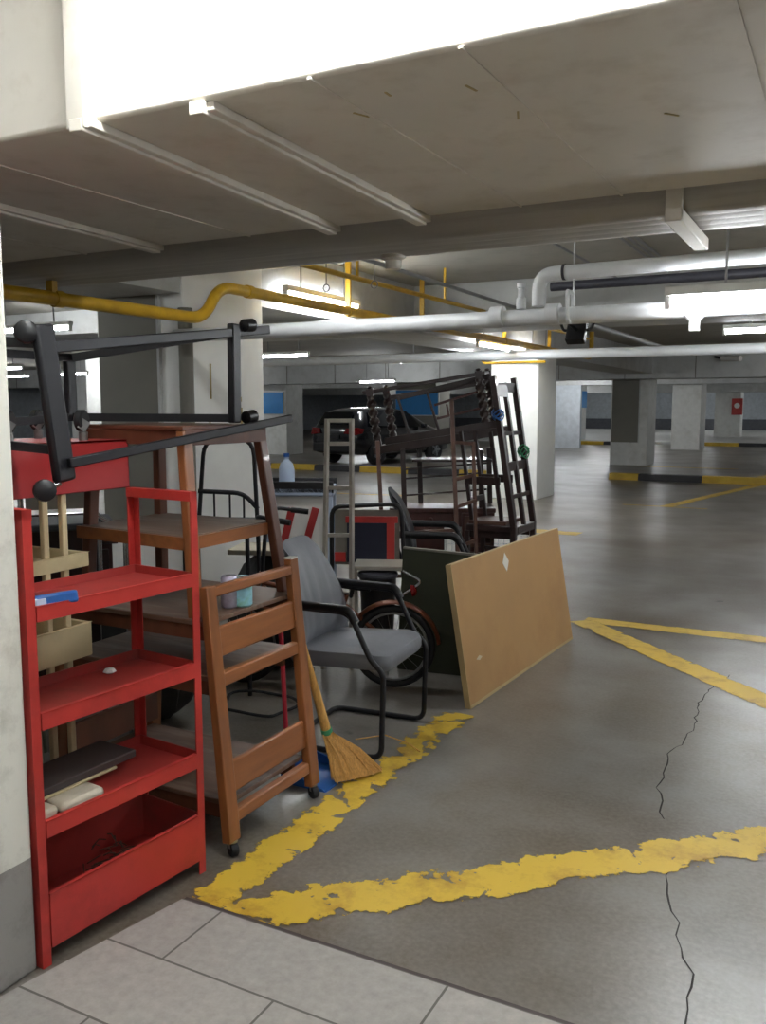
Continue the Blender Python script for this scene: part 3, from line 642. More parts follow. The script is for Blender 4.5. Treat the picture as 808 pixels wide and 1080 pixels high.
# things on the rack
def shelfbox(name, x, y, z, sx, sy, sz, rz, m, label, cat, bevel=.004):
    M = RM @ Matrix.Translation((x, y, z)) @ Matrix.Rotation(rz, 4, 'Z')
    return tag(obj(name, MB(M).box(-sx / 2, sx / 2, -sy / 2, sy / 2, 0, sz), m, bevel=bevel), label, cat)
M = RM @ Matrix.Translation((.105, .038, 1.004)) @ Matrix.Rotation(-.12, 4, 'Z') @ Matrix.Rotation(-.2, 4, 'X')
t = thing('packet', 'flat blue and grey packet on the top red shelf', 'packet', tuple(M @ V((0, 0, 0))))
obj('wrapper', MB(M).box(-.065, .065, -.04, .04, 0, .036), M_blue, t, bevel=.008)
obj('pale_end', MB(M).box(-.067, -.03, -.041, .041, .002, .03), M_pale, t, bevel=.006)
def scrap(x, y, z, label):
    M = RM @ Matrix.Translation((x, y, z)); q = MB(M); q.lathe([(.012, 0), (.022, .006), (.016, .014), (.004, .018)], (0, 0, 0), (0, 0, 1), 7); tag(obj('paper_scrap', q, M_paper, smooth=False), label, 'scrap')
scrap(.455, .235, .692, 'small crumpled white paper scrap on the second red shelf')
scrap(.40, .255, .385, 'small crumpled white paper scrap on the third red shelf')
shelfbox('foam_block', .20, .095, .3855, .15, .085, .032, .0, M_foam, 'larger off-white foam block under the cream panel', 'foam block', .012)
shelfbox('foam_block', .075, .10, .3855, .08, .08, .032, .06, M_foam, 'smaller off-white foam block at the left post', 'foam block', .01)
shelfbox('thin_panel', .235, .195, .4185, .29, .15, .010, .03, M_cream, 'thin cream panel under the dark board on the red shelf', 'panel')
shelfbox('dark_board', .27, .205, .4295, .38, .165, .024, .04, M_dkgrey, 'dark grey flat board lying on the third red shelf', 'board')
q = MB(RM)
for k in range(46):
    x, y = random.gauss(.40, .06), random.gauss(.17, .04); a = random.uniform(0, 2 * PI); l = random.uniform(.03, .08); z = .062 + random.uniform(0, .11) * math.exp(-((x - .4) / .07) ** 2)
    x = min(max(x, .1), .52); y = min(max(y, .07), .23)
    q.tube([(x - l * math.cos(a) / 2, y - l * math.sin(a) / 2, z), (x, y, z + random.uniform(.0, .015)), (x + l * math.cos(a) / 2, y + l * math.sin(a) / 2, z)], .0022, 5)
o = tag(obj('twig_litter', q, M_twig), 'dry twig litter in the bottom bin of the red rack', 'litter'); o['kind'] = 'stuff'

# ------------------------------------------------------------------ upturned trolley with red tray and cream tiers
t = thing('upturned_trolley', 'upturned cream trolley with red base tray and black castors on top', 'trolley', (-2.55, 2.03, 0))
q = MB(); q.box(-2.78, -2.335, 1.63, 2.435, 1.425, 1.435); q.box(-2.345, -2.335, 1.63, 2.435, 1.26, 1.435); q.box(-2.78, -2.77, 1.63, 2.435, 1.26, 1.435); q.box(-2.78, -2.335, 2.425, 2.435, 1.26, 1.435); q.box(-2.78, -2.335, 1.63, 1.64, 1.26, 1.435)
obj('base_tray', q, M_red2, t, bevel=.004)
for y in (2.06, 2.14):
    q = MB(); q.beam((-2.36, y, .06), (-2.36, y, 1.4), .022, .022); obj('post', q, M_cream, t, bevel=.004)
    q = MB(); q.beam((-2.74, y, .06), (-2.74, y, 1.4), .022, .022); obj('post', q, M_cream, t, bevel=.004)
for z0, z1, y1 in ((1.0, 1.05, 2.235), (.68, .80, 2.235), (.0, .12, 2.235)):
    q = MB(); x0, x1, y0 = -2.76, -2.345, 1.65
    q.box(x0, x1, y0, y1, z0, z0 + .01)
    for a in ((x0, x0 + .012, y0, y1), (x1 - .012, x1, y0, y1), (x0, x1, y0, y0 + .012), (x0, x1, y1 - .012, y1)): q.box(*a, z0, z1)
    obj('tray', q, M_cream, t, bevel=.004)
for x, y in ((-2.40, 1.97), (-2.40, 2.285), (-2.7, 2.35), (-2.72, 1.7)):
    c = MB(); c.lathe([(.016, 0), (.016, .03), (.011, .032), (.011, .055)], (x, y, 1.435)); c.beam((x, y - .012, 1.475), (x + .01, y + .005, 1.505), .018, .03)
    c_ = obj('castor', c, M_steel, t)
    obj('castor_wheel', MB().lathe([(.008, -.014), (.03, -.016), (.038, -.01), (.038, .01), (.03, .016), (.008, .014)], (x - .012, y + .006, 1.505), (1, .35, 0), 18), M_rubber, c_)

# ------------------------------------------------------------------ wooden trolleys
def trolley_end(x0, x1, y0, y1, z0, z1, M=None):
    """posts of an A-shaped end frame"""
    pass
t = thing('wooden_trolley', 'orange-brown wooden trolley on castors with two rails at its end', 'trolley', (-2.25, 2.6, 0))
XB, XT = -1.83, -1.915
def px(z): return XB + (XT - XB) * z / .95
for yb, yt, zt in ((2.345, 2.35, .945), (2.868, 2.86, .965)):
    q = MB(); q.beam((XB, yb, .055), (XT, yt, zt), .036, .062, (0, 1, 0), .034, .05); p = obj('post', q, M_wood, t, bevel=.004)
    if yb > 2.5: q = MB(); q.box(XT - .018, XT + .018, yt - .022, yt + .022, zt, zt + .006); obj('post_cap', q, M_paper, p)
    q = MB(); q.beam((-2.66, yb, .055), (-2.61, yt, .80), .036, .056, (0, 1, 0)); obj('post', q, M_wood, t, bevel=.004)
for z0, z1, th, nm in ((.905, .94, .034, 'handle_rail'), (.695, .80, .02, 'end_board'), (.592, .64, .03, 'end_rail'), (.215, .325, .02, 'end_board'), (.112, .155, .034, 'end_rail')):
    zm = (z0 + z1) / 2; q = MB(); y0, y1 = 2.36, 2.86
    q.hexa([(px(z0) - th / 2, y0, z0), (px(z0) + th / 2, y0, z0), (px(z0) + th / 2, y1, z0), (px(z0) - th / 2, y1, z0), (px(z1) - th / 2, y0, z1), (px(z1) + th / 2, y0, z1), (px(z1) + th / 2, y1, z1), (px(z1) - th / 2, y1, z1)])
    obj(nm, q, M_woodh, t, bevel=.006)
for z, y0, y1 in ((.805, 2.34, 2.93), (.6, 2.37, 2.85), (.16, 2.37, 2.85)):
    q = MB(); q.box(-2.64, px(z) - .02, y0, y1, z, z + .018); s_ = obj('shelf', q, M_woodtop, t, bevel=.003)
    obj('apron', MB().box(-2.62, px(z) - .03, y0 + .005, y0 + .025, z - .05, z), M_woodr, s_); obj('apron', MB().box(-2.62, px(z) - .03, y1 - .06, y1 - .04, z - .05, z), M_woodr, s_)
q = MB(); q.box(-2.64, -2.62, 2.36, 2.86, .2, .32); obj('back_board', q, M_woodr, t)
for x, y in ((XB, 2.345), (XB, 2.868), (-2.66, 2.345), (-2.66, 2.868)):
    c_ = obj('castor', MB().lathe([(.012, .0), (.012, .02), (.02, .022), (.02, .03)], (x, y, .03)), M_steel, t)
    obj('castor_wheel', MB().lathe([(.006, -.012), (.022, -.013), (.025, -.009), (.025, .009), (.022, .013), (.006, .012)], (x + .006, y, .0255), (.5, 1, 0), 16), M_rubber, c_)

t = thing('wooden_stand', 'reddish-brown wooden stand with splayed legs stacked on the wooden trolley', 'stand', (-2.3, 2.62, .823))
Z0 = .8235
legs = (((-1.985, 2.37), (-2.055, 2.415), M_wood), ((-1.975, 2.893), (-2.06, 2.86), M_woodr), ((-2.6, 2.468), (-2.55, 2.482), M_woodr), ((-2.6, 2.89), (-2.56, 2.85), M_woodr))
for (a, b, m) in legs:
    q = MB(); q.beam((*a, Z0), (*b, 1.472), .036, .045, (0, 1, 0), .034, .05); obj('leg', q, m, t, bevel=.005)
q = MB(); q.prism([(-2.035, 2.385, 1.472), (-2.035, 2.885, 1.472), (-2.59, 2.885, 1.472), (-2.59, 2.455, 1.472)], (0, 0, .016)); obj('top', q, M_woodr, t, bevel=.003)
for (a, b, m) in (((-2.045, 2.40), (-2.045, 2.88), M_woodr), ((-2.58, 2.46), (-2.05, 2.41), M_woodr), ((-2.58, 2.87), (-2.05, 2.87), M_woodr)):
    q = MB(); q.beam((*a, 1.446), (*b, 1.446), .018, .055); obj('apron', q, m, t, bevel=.002)
q = MB(); q.prism([(-2.03, 2.37, 1.088), (-2.03, 2.9, 1.088), (-2.59, 2.9, 1.088), (-2.59, 2.44, 1.088)], (0, 0, .016)); s_ = obj('shelf', q, M_woodtop, t, bevel=.003)
q = MB(); q.beam((-2.6, 2.43, 1.08), (-2.02, 2.372, 1.08), .014, .045); obj('edge_trim', q, M_woodh, s_); obj('edge_trim', MB().box(-2.035, -2.018, 2.375, 2.90, 1.055, 1.1), M_woodh, s_); obj('edge_trim', MB().box(-2.6, -2.03, 2.885, 2.905, 1.06, 1.1), M_woodh, s_)

def can(x, y, z, m, label, h=.12, r=.031):
    t = thing('drink_can', label, 'can', (x, y, z))
    obj('body', MB().lathe([(r * .8, 0), (r, .008), (r, h - .012), (r * .86, h - .002), (r * .84, h - .004)], (x, y, z), n=24), m, t)
    q = MB(); q.lathe([(r * .84, h - .006), (r * .84, h - .003)], (x, y, z)); q.beam((x - .01, y, z + h - .002), (x + .012, y, z + h - .002), .012, .002); obj('lid', q, M_steel, t)
can(-1.985, 2.56, .8235, M_can1, 'silver and lilac drink can on the wooden trolley')
can(-1.955, 2.60, .8235, M_can2, 'pale blue patterned can on the wooden trolley', .112, .036)

# ------------------------------------------------------------------ black steel frame lying on top
t = thing('black_frame', 'black steel frame with round knobs lying on the red tray and stand', 'frame', (-2.3, 2.4, 1.456))
q = MB(); q.beam((-2.085, 1.845, 1.79), (-2.085, 1.905, 1.33), .03, .07, (0, 1, 0), .03, .075); obj('near_plate', q, M_black, t, bevel=.01)
for p, nm in (((-2.10, 1.800, 1.765), 0), ((-2.10, 1.842, 1.307), 1)):
    k = obj('knob', MB().lathe([(.012, -.02), (.031, -.018), (.034, -.005), (.032, .012), (.018, .02)], p, (.8, -.5, .1), 18), M_blackp, t)
    obj('stud', MB().tube([p, (-2.085, p[1] + .045, p[2] + (.02 if nm else .0))], .01), M_chrome, k)
q = MB(); q.beam((-2.09, 2.75, 1.492), (-2.09, 2.755, 1.865), .03, .05, (0, 1, 0)); obj('far_post', q, M_black, t, bevel=.006)
q = MB(); q.beam((-2.6, 2.42, 1.50), (-2.6, 2.42, 1.75), .025, .045, (0, 1, 0)); obj('back_post', q, M_black, t, bevel=.005)
q = MB(); q.beam((-2.085, 1.87, 1.725), (-2.09, 2.98, 1.86), .022, .034); obj('top_rail', q, M_black, t, bevel=.004)
q = MB(); q.beam((-2.06, 1.9, 1.385), (-1.985, 2.98, 1.508), .02, .03); obj('bottom_rail', q, M_black, t, bevel=.004)
q = MB(); q.beam((-2.58, 2.42, 1.735), (-2.1, 2.8, 1.84), .02, .03); obj('cross_rail', q, M_black, t)
q = MB(); q.beam((-2.6, 2.42, 1.515), (-2.1, 2.76, 1.51), .02, .03); obj('cross_rail', q, M_black, t)
q = MB(); q.beam((-2.62, 1.70, 1.765), (-2.09, 1.86, 1.735), .03, .028); obj('end_rail', q, M_black, t)
q = MB(); q.beam((-2.62, 1.70, 1.475), (-2.09, 1.88, 1.425), .03, .026); obj('end_rail', q, M_black, t)
q = MB(); q.beam((-2.62, 1.70, 1.74), (-2.6, 2.42, 1.735), .025, .028); obj('back_rail', q, M_black, t)
q = MB(); q.beam((-2.62, 1.70, 1.475), (-2.6, 2.42, 1.515), .025, .028); obj('back_rail', q, M_black, t)
for z in (1.845, 1.495):
    obj('pivot', MB().lathe([(.014, -.035), (.024, -.03), (.026, .02), (.014, .035)], (-2.075, 2.83, z + .02), (0, 1, .1), 14), M_blackp, t)

# ------------------------------------------------------------------ visitor chair (cantilever)
def visitor_chair(label, loc, rz, vinyl, size=1.0):
    M = fr(*loc, rz) @ Matrix.Scale(size, 4)
    t = thing('visitor_chair', label, 'chair', loc)
    # local: +x forward, origin below the front of the seat
    for s_ in (-1, 1):
        y = s_ * .27
        pts = [(-.46, 0, .013), (-.46, y, .013), (.02, y, .013), (.03, y, .40), (-.03, y, .45), (-.13, y, .655), (-.50, y, .66)]
        q = MB(M); q.tube(rpath(pts, .055, 6), .0125, 12); f_ = obj('tube_frame', q, M_black, t)
        q = MB(M); q.tube(rpath([(-.10, y, .60), (-.13, y, .672), (-.5, y, .675)], .06, 6), [.016] * 2 + [.021] * 6 + [.019], 12) if False else q.tube(rpath([(-.105, y, .615), (-.135, y, .668), (-.48, y, .672)], .05, 6), .02, 12)
        obj('arm_pad', q, M_blackp, f_)
    # seat: rounded slab with waterfall front
    def outline(w0, w1, d0, d1, k=8):
        P = []
        for (cx, cy, a0) in ((d1 - .07, w1 / 2 - .07, 0), (d0 + .05, w0 / 2 - .05, PI / 2), (d0 + .05, -w0 / 2 + .05, PI), (d1 - .07, -w1 / 2 + .07, 1.5 * PI)):
            r = .07 if cx > -.2 else .05
            for i in range(k + 1):
                a = a0 + PI / 2 * i / k; P.append((cx + r * math.cos(a), cy + r * math.sin(a)))
        return P
    O = outline(.46, .5, -.47, .035); cx = -.22
    secs = []
    for z, s in ((.385, .9), (.39, .96), (.41, 1.0), (.44, 1.0), (.458, .97), (.466, .9), (.468, .6)):
        secs.append([(cx + (x - cx) * s, y * s, z + .012 * (x + .22) / .25 - .012 * max(0, (x + .05) / .08) ** 2 - (.01 if z > .46 else 0) * math.exp(-((x + .25) / .12) ** 2)) for x, y in O])
    obj('seat', MB(M).loft(secs), vinyl, t)
    # backrest: curved rounded panel
    n, k = 17, 15; front, back = [], []
    zs0, zs1 = .45, .93
    def P(i, j, off):
        uu = -1 + 2 * i / (n - 1); vv = j / (k - 1)
        wd = .252 * (1 - .16 * vv ** 2)
        zz = zs0 + (zs1 - zs0) * vv
        cr = 1 - .5 * max(0, (abs(uu) - .55) / .45) ** 2.2 * (vv ** 3)       # round the top corners
        zz = zs0 + (zz - zs0) * (1 - .22 * max(0, abs(uu) - .35) ** 2 * 1.6 * vv)
        crease = .006 * math.cos(uu * 5 * PI) * math.sin(PI * min(1, vv * 1.15))
        edge = .028 * (1 - max(abs(uu), abs(2 * vv - 1)) ** 6)
        x = -.43 - .13 * vv + .03 * math.sin(PI * vv) + .05 * uu * uu
        return (x + (edge + crease if off > 0 else -edge * .7), uu * wd * cr, zz)
    q = MB(M)
    G1 = [[q.v(P(i, j, 1)) for i in range(n)] for j in range(k)]; G2 = [[q.v(P(i, j, -1)) for i in range(n)] for j in range(k)]
    for j in range(k - 1):
        for i in range(n - 1):
            q.f([G1[j][i], G1[j][i + 1], G1[j + 1][i + 1], G1[j + 1][i]]); q.f([G2[j][i], G2[j + 1][i], G2[j + 1][i + 1], G2[j][i + 1]])
    for j in range(k - 1):
        for i in (0, n - 1): q.f([G1[j][i], G1[j + 1][i], G2[j + 1][i], G2[j][i]])
    for i in range(n - 1):
        for j in (0, k - 1): q.f([G1[j][i], G1[j][i + 1], G2[j][i + 1], G2[j][i]])
    b_ = obj('backrest', q, vinyl, t)
    q = MB(M)
    for s_ in (-1, 1): q.tube(rpath([(-.3, s_ * .1, .385), (-.46, s_ * .1, .385), (-.55, s_ * .1, .7)], .06), .011)
    q.box(-.42, -.04, -.16, .16, .375, .39); obj('seat_bracket', q, M_black, t)
    return t
visitor_chair('grey vinyl visitor chair with black tube frame beside the wooden trolley', (-1.80, 3.585, 0), math.radians(5), M_greyfab)
visitor_chair('dark visitor chair with black tube arms behind the tan board', (-2.24, 5.62, 0), math.radians(24), M_darkfab, 1.08)

# ------------------------------------------------------------------ broom, dustpan, stick
t = thing('straw_broom', 'yellow straw broom leaning beside the grey chair', 'broom', (-1.76, 3.08, 0))
top = V((-1.925, 2.945, .62)); tie = V((-1.895, 3.085, .195)); 
q = MB(); q.tube([tie, tie.lerp(top, .5), top], [.021, .017, .013], 12); obj('grip_bundle', q, M_straw, t)
q = MB(); q.lathe([(.024, -.012), (.025, 0), (.024, .012)], tie, (top - tie), 14); obj('binding', q, M_greenstr, t)
cB = V((-1.75, 3.105, .012)); side = V((.5, .85, 0)).normalized()
q = MB(); q.loft([[tie + V((math.cos(a) * .02, math.sin(a) * .02, 0)) for a in [2 * PI * i / 12 for i in range(12)]],
                  [tie.lerp(cB, .6) + side * math.cos(a) * .075 + V((.5, -.3, .5)).normalized() * math.sin(a) * .03 for a in [2 * PI * i / 12 for i in range(12)]],
                  [cB + V((0, 0, .004)) + side * math.cos(a) * .115 + V((.6, -.4, .0)) * math.sin(a) * .02 for a in [2 * PI * i / 12 for i in range(12)]]])
br_ = obj('bristle_fan', q, M_straw, t)
q = MB()
for k in range(110):
    a = random.uniform(-1, 1); b = random.uniform(-1, 1); e = cB + side * a * .122 + V((.022 * b, -.015 * b, random.uniform(.0, .02)))
    q.tube([tie + V((.012 * a, .015 * a, -.005)), tie.lerp(e, .55) + side * a * .012 + V((.02, -.015, .02)) * abs(b), e], .0016, 4)
o = obj('straws', q, M_straw, t)
tag(obj('straw', MB().tube([(-1.86, 3.27, .10), (-1.78, 3.40, .09), (-1.69, 3.47, .04), (-1.65, 3.49, .004)], .003, 6), M_straw), 'single long loose straw beside the broom', 'straw')
t = thing('dustpan', 'blue plastic dustpan on the floor behind the broom', 'dustpan', (-1.95, 3.06, 0))
DP = Matrix.Translation((.055, -.015, 0)); q = MB(DP); q.box(-2.08, -1.86, 2.95, 3.19, .0, .006); q.box(-2.08, -2.07, 2.95, 3.19, 0, .06); q.hexa([(-2.08, 2.945, 0), (-1.86, 2.945, 0), (-1.86, 2.955, 0), (-2.08, 2.955, 0), (-2.08, 2.945, .06), (-1.88, 2.945, .012), (-1.88, 2.955, .012), (-2.08, 2.955, .06)])
q.hexa([(-2.08, 3.185, 0), (-1.86, 3.185, 0), (-1.86, 3.195, 0), (-2.08, 3.195, 0), (-2.08, 3.185, .06), (-1.88, 3.185, .012), (-1.88, 3.195, .012), (-2.08, 3.195, .06)])
obj('pan', q, M_blue, t)
obj('handle', MB().beam((-2.07, 3.07, .04), (-2.16, 3.07, .11), .03, .02), M_blue, t, bevel=.004)
tag(obj('broom_stick', MB().tube([(-2.21, 3.25, 0), (-2.2, 3.21, .42), (-2.19, 3.17, .75)], .011), M_pink), 'pink-red plastic stick standing behind the wooden trolley', 'stick')

# ------------------------------------------------------------------ leaning boards
t = thing('leaning_board', 'large tan hardboard sheet leaning at the front with a white paper diamond', 'board', (-1.7, 4.95, 0))
A, B, D = V((-1.665, 4.139, .002)), V((-1.59, 5.763, .002)), V((-1.785, 4.139, .745)); C_ = B + (D - A)
nn = (B - A).cross(D - A).normalized(); nn = nn if nn.x < 0 else -nn
q = MB(); q.prism([A, B, C_, D], nn * .03); pn = obj('sheet', q, M_mdf, t)
q = MB(); e = (B - A).normalized()
q.prism([A - e * .004, A, D, D - e * .004], nn * .032); q.prism([D, C_, C_ + V((0, 0, .004)), D + V((0, 0, .004))], nn * .032); q.prism([A, B, B + V((-.002, 0, .016)), A + V((-.002, 0, .016))], nn * -.002); obj('pale_edge', q, M_mdfe, pn)
def onb(f, g): return A + (B - A) * f + (D - A) * g
cpt = onb(.425, .885); ex = (B - A).normalized(); ez = (D - A).normalized()
q = MB(); q.prism([cpt - ex * .045, cpt - ez * .055, cpt + ex * .045, cpt + ez * .055], -nn * .002); obj('paper_diamond', q, M_paper, t)
cpt = onb(.11, .3); q = MB(); q.prism([cpt - ex * .04, cpt - ez * .012, cpt + ex * .035, cpt + ez * .014], -nn * .0015); obj('paper_fleck', q, M_foam, t)
t = thing('green_board', 'dark olive green board standing behind the bicycle', 'board', (-2.0, 4.62, 0))
GA, GB = V((-2.33, 4.60, .0)), V((-1.80, 4.66, .0))
q = MB(); q.prism([GA, GB, GB + V((0, .08, .70)), GA + V((0, .08, .72))], (0, .022, 0)); obj('sheet', q, M_green, t)
q = MB(); q.beam(GA + V((.0, .09, .72)), GB + V((0, .09, .70)), .026, .012); obj('top_edge', q, M_panel, t)

# ------------------------------------------------------------------ bicycle
BC = V((-2.19, 4.28, 0)); bd = V((-.93, -.37, 0)).normalized(); BMt = Matrix(((bd.x, -bd.y, 0, BC.x), (bd.y, bd.x, 0, BC.y), (0, 0, 1, 0), (0, 0, 0, 1)))
t = thing('bicycle', 'small old bicycle with copper-brown mudguard behind the grey chair', 'bicycle', tuple(BC + bd * .4))
R_ = .215
def circ(cx, r, k=32): return [(cx + r * math.cos(2 * PI * i / k), 0, R_ + .018 + r * math.sin(2 * PI * i / k)) for i in range(k)]
for cx in (0, .86):
    w_ = obj('wheel', MB(BMt).tube(circ(cx, R_), .02, 10, True), M_rubber, t)
    obj('rim', MB(BMt).tube(circ(cx, R_ - .026), .009, 6, True), M_steel, w_)
    q = MB(BMt)
    for k in range(18):
        a = 2 * PI * k / 18; q.tube([(cx, .015 * (-1) ** k, R_ + .018), (cx + (R_ - .03) * math.cos(a), 0, R_ + .018 + (R_ - .03) * math.sin(a))], .0012, 4)
    q.lathe([(.02, -.03), (.02, .03)], (cx, 0, R_ + .018), (0, 1, 0), 10); obj('spokes', q, M_steel, w_)
    a0, a1 = (math.radians(5), math.radians(150)) if cx == 0 else (math.radians(30), math.radians(150))
    q = MB(BMt); secs = []
    for i in range(17):
        a = a0 + (a1 - a0) * i / 16; a = PI - a if cx == 0 else a
        secs.append([(cx + (R_ + rr) * math.cos(a), yy, R_ + .018 + (R_ + rr) * math.sin(a)) for yy, rr in ((-.032, .03), (-.02, .045), (0, .05), (.02, .045), (.032, .03), (0, .04))])
    q.loft(secs); obj('mudguard', q, M_copper, t)
q = MB(BMt)
for a, b in (((.36, .24), (.26, .52)), ((.36, .24), (.74, .56)), ((.27, .48), (.74, .58)), ((0, .233), (.36, .24)), ((0, .233), (.27, .46)), ((.74, .64), (.86, .233))):
    q.tube([(a[0], 0, a[1]), (b[0], 0, b[1])], .014, 10)
obj('frame', q, M_copper, t)
q = MB(BMt); q.tube([(.24, 0, .5), (.225, 0, .56)], .012); q.loft([[(.12, -.08, .58), (.12, .08, .58), (.12, .08, .55), (.12, -.08, .55)], [(.25, -.05, .59), (.25, .05, .59), (.25, .05, .56), (.25, -.05, .56)], [(.38, -.015, .59), (.38, .015, .59), (.38, .015, .57), (.38, -.015, .57)]]); obj('saddle', q, M_blackp, t, bevel=.01)
q = MB(BMt); q.tube([(.74, 0, .6), (.71, 0, .92)], .012); q.tube(rpath([(.6, -.24, .96), (.72, -.2, .98), (.72, 0, .9), (.72, .2, .98), (.6, .24, .96)], .08), .011); hb = obj('handlebar', q, M_black, t)
obj('grip', MB(BMt).tube([(.52, -.25, .95), (.62, -.235, .962)], .016), M_rubber, hb); obj('grip', MB(BMt).tube([(.52, .25, .95), (.62, .235, .962)], .016), M_rubber, hb)
q = MB(BMt); q.lathe([(.09, -.006), (.09, .006)], (.36, .05, .24), (0, 1, 0), 24); q.beam((.36, .07, .24), (.46, .07, .12), .02, .012); q.beam((.36, -.07, .24), (.26, -.07, .36), .02, .012); cr_ = obj('crank', q, M_steel, t)
q = MB(BMt); q.box(.43, .52, .07, .15, .10, .12); q.box(.2, .29, -.15, -.07, .36, .38); obj('pedals', q, M_blackp, cr_)
q = MB(BMt); q.lathe([(.035, 0), (.03, .02), (.01, .03)], (-.10, 0, .55), (-1, 0, .2), 14); rf = obj('rear_reflector', q, M_tail, t); 
q = MB(BMt); q.tube(rpath([(-.02, 0, .50), (-.1, 0, .56), (-.16, 0, .60), (-.05, 0, .66)], .04), .008); obj('reflector_stay', q, M_chrome, rf)

# ------------------------------------------------------------------ pale ladder, black bin, folding seat, pale blue cart
t = thing('step_ladder', 'pale grey narrow metal ladder behind the grey chair', 'ladder', (-2.72, 4.55, 0))
dv = V((.125, .07, 0)); L0 = V((-2.715, 4.45, 0))
for k, off in ((0, V((0, 0, 0))), (1, dv)):
    q = MB(); q.beam(L0 + off + V((.0 + .03 * k, -.06, 0)), L0 + off + V((-.01, .02, 1.485)), .022, .03, (0, 1, 0)); obj('rail', q, M_ladderp, t, bevel=.003)
q = MB()
for z in (.45, .8, 1.08, 1.34, 1.475): q.beam(L0 + V((0, .02 - .05 * (1 - z / 1.485), z)), L0 + dv + V((.02 * (1 - z / 1.485), .02 - .05 * (1 - z / 1.485), z)), .02, .022)
obj('rungs', q, M_ladderp, t)
t = thing('folding_seat', 'black-rimmed seat back with red band and navy panel behind the ladder', 'seat', (-2.65, 4.85, 0))
SM = fr(-2.68, 4.86, 0, math.radians(24))
q = MB(SM); q.tube(rpath([(-.22, .0, .0), (-.22, 0, .93), (.22, 0, .95), (.27, 0, .0)], .07), .014); fr_ = obj('rim_frame', q, M_blackp, t)
q = MB(SM); q.box(-.2, .21, .0, .02, .56, .91); obj('grey_mesh', q, M_panel, t)
q = MB(SM); q.box(-.12, .13, -.02, .0, .58, .83); obj('navy_panel', q, M_navy, t)
q = MB(SM); q.box(-.13, .2, -.015, .001, .83, .87); q.box(.13, .18, -.0155, .001, .58, .8695); obj('red_band', q, M_red, t); obj('red_patch', MB(SM).box(-.2, -.13, -.015, .001, .58, .64), M_red, t)
q = MB(SM); q.box(-.06, .3, -.28, -.02, .575, .6); st_ = obj('grey_seat', q, M_ladderp, t, bevel=.004)
for x in (-.04, .28):
    q = MB(SM); q.beam((x, -.26, .0), (x, -.26, .58), .02, .02); obj('leg', q, M_ladderp, t)
t = thing('waste_bin', 'black tapered plastic bin under the grey seat', 'bin', (-2.56, 4.56, 0))
BMx = Matrix.Translation((-2.49, 4.66, 0))
obj('tub', MB(BMx).lathe([(.085, 0), (.10, .3), (.112, .54), (.118, .545), (.118, .56), (.105, .56), (.09, .1)], n=24), M_blackp, t)
obj('rim_band', MB(BMx).lathe([(.119, .535), (.122, .54), (.122, .555), (.119, .56)], n=24), M_dpipe, t)
t = thing('plastic_cart', 'pale blue-grey plastic cart with red striped panel behind the stand', 'cart', (-3.35, 5.1, 0))
PM = fr(-3.33, 5.12, 0, math.radians(27))
for x in (-.2, .2):
    for y in (-.15, .15):
        q = MB(PM); q.box(x - .025, x + .025, y - .025, y + .025, .05, 1.0); obj('post', q, M_pale, t, bevel=.006)
        obj('castor_wheel', MB(PM).lathe([(.005, -.012), (.025, -.012), (.025, .012), (.005, .012)], (x, y, .025), (0, 1, 0), 14), M_rubber, t)
q = MB(PM); q.box(-.23, .23, -.18, .18, .96, 1.02); obj('top_frame', q, M_pale, t, bevel=.01)
q = MB(PM); q.box(-.23, .23, -.18, -.16, .98, 1.06); q.box(-.23, .23, .16, .18, .98, 1.06); obj('black_handle', q, M_blackp, t, bevel=.006)
pn = obj('panel', MB(PM).box(-.18, .18, -.15, -.14, .4, .96), M_paper, t)
q = MB(PM); q.beam((-.12, -.152, .6), (-.05, -.152, .88), .012, .05, (1, 0, 0)); q.beam((.03, -.152, .6), (.11, -.152, .88), .012, .05, (1, 0, 0)); obj('red_stripes', q, M_red2, pn)
t = thing('water_jug', 'translucent blue water jug behind the pale cart', 'jug', (-3.62, 5.3, 1.021))
obj('bottle', MB(Matrix.Translation((-3.48, 5.16, 1.021))).lathe([(.05, 0), (.055, .02), (.055, .1), (.045, .14), (.018, .17), (.018, .19)]), M_pale, t)
obj('cap', MB(Matrix.Translation((-3.48, 5.16, 1.21))).lathe([(.021, 0), (.021, .025)]), M_blue, t)
t = thing('pale_board', 'flat pale wooden board resting on the dark bundle', 'board', (-3.05, 4.35, .70))
obj('slab', MB(fr(-3.02, 4.3, .70, math.radians(20))).box(-.22, .2, -.15, .15, 0, .03), M_foam, t, bevel=.003)
q = MB(); random.seed(11)
def lump(c, sx, sy, sz, seed, k=10, n=16):
    random.seed(seed); m = MB(); ph = [random.uniform(0, 6.28) for _ in range(6)]
    secs = []
    for j in range(k + 1):
        th = PI * j / k; r = math.sin(th); z = (1 - math.cos(th)) / 2
        secs.append([(c[0] + sx * (r ** .6) * math.cos(a) * (1 + .16 * math.sin(3 * a + ph[0] + 4 * z) + .1 * math.sin(5 * a + ph[1])), c[1] + sy * (r ** .6) * math.sin(a) * (1 + .14 * math.sin(2 * a + ph[2]) + .1 * math.sin(4 * a + ph[3] + 6 * z)), c[2] + sz * z * (1 + .06 * math.sin(2 * a + ph[4]) * r)) for a in [2 * PI * i / n for i in range(n)]])
    m.loft(secs); return m
tag(obj('dark_bundle', lump((-3.0, 4.3, 0), .26, .2, .69, 3), M_tarp), 'dark crumpled tarpaulin bundle under the pale board', 'bundle')
tag(obj('dark_bundle', lump((-3.05, 3.3, 0), .26, .2, .74, 5), M_tarp), 'dark sack of clutter behind the wooden trolley', 'bundle')

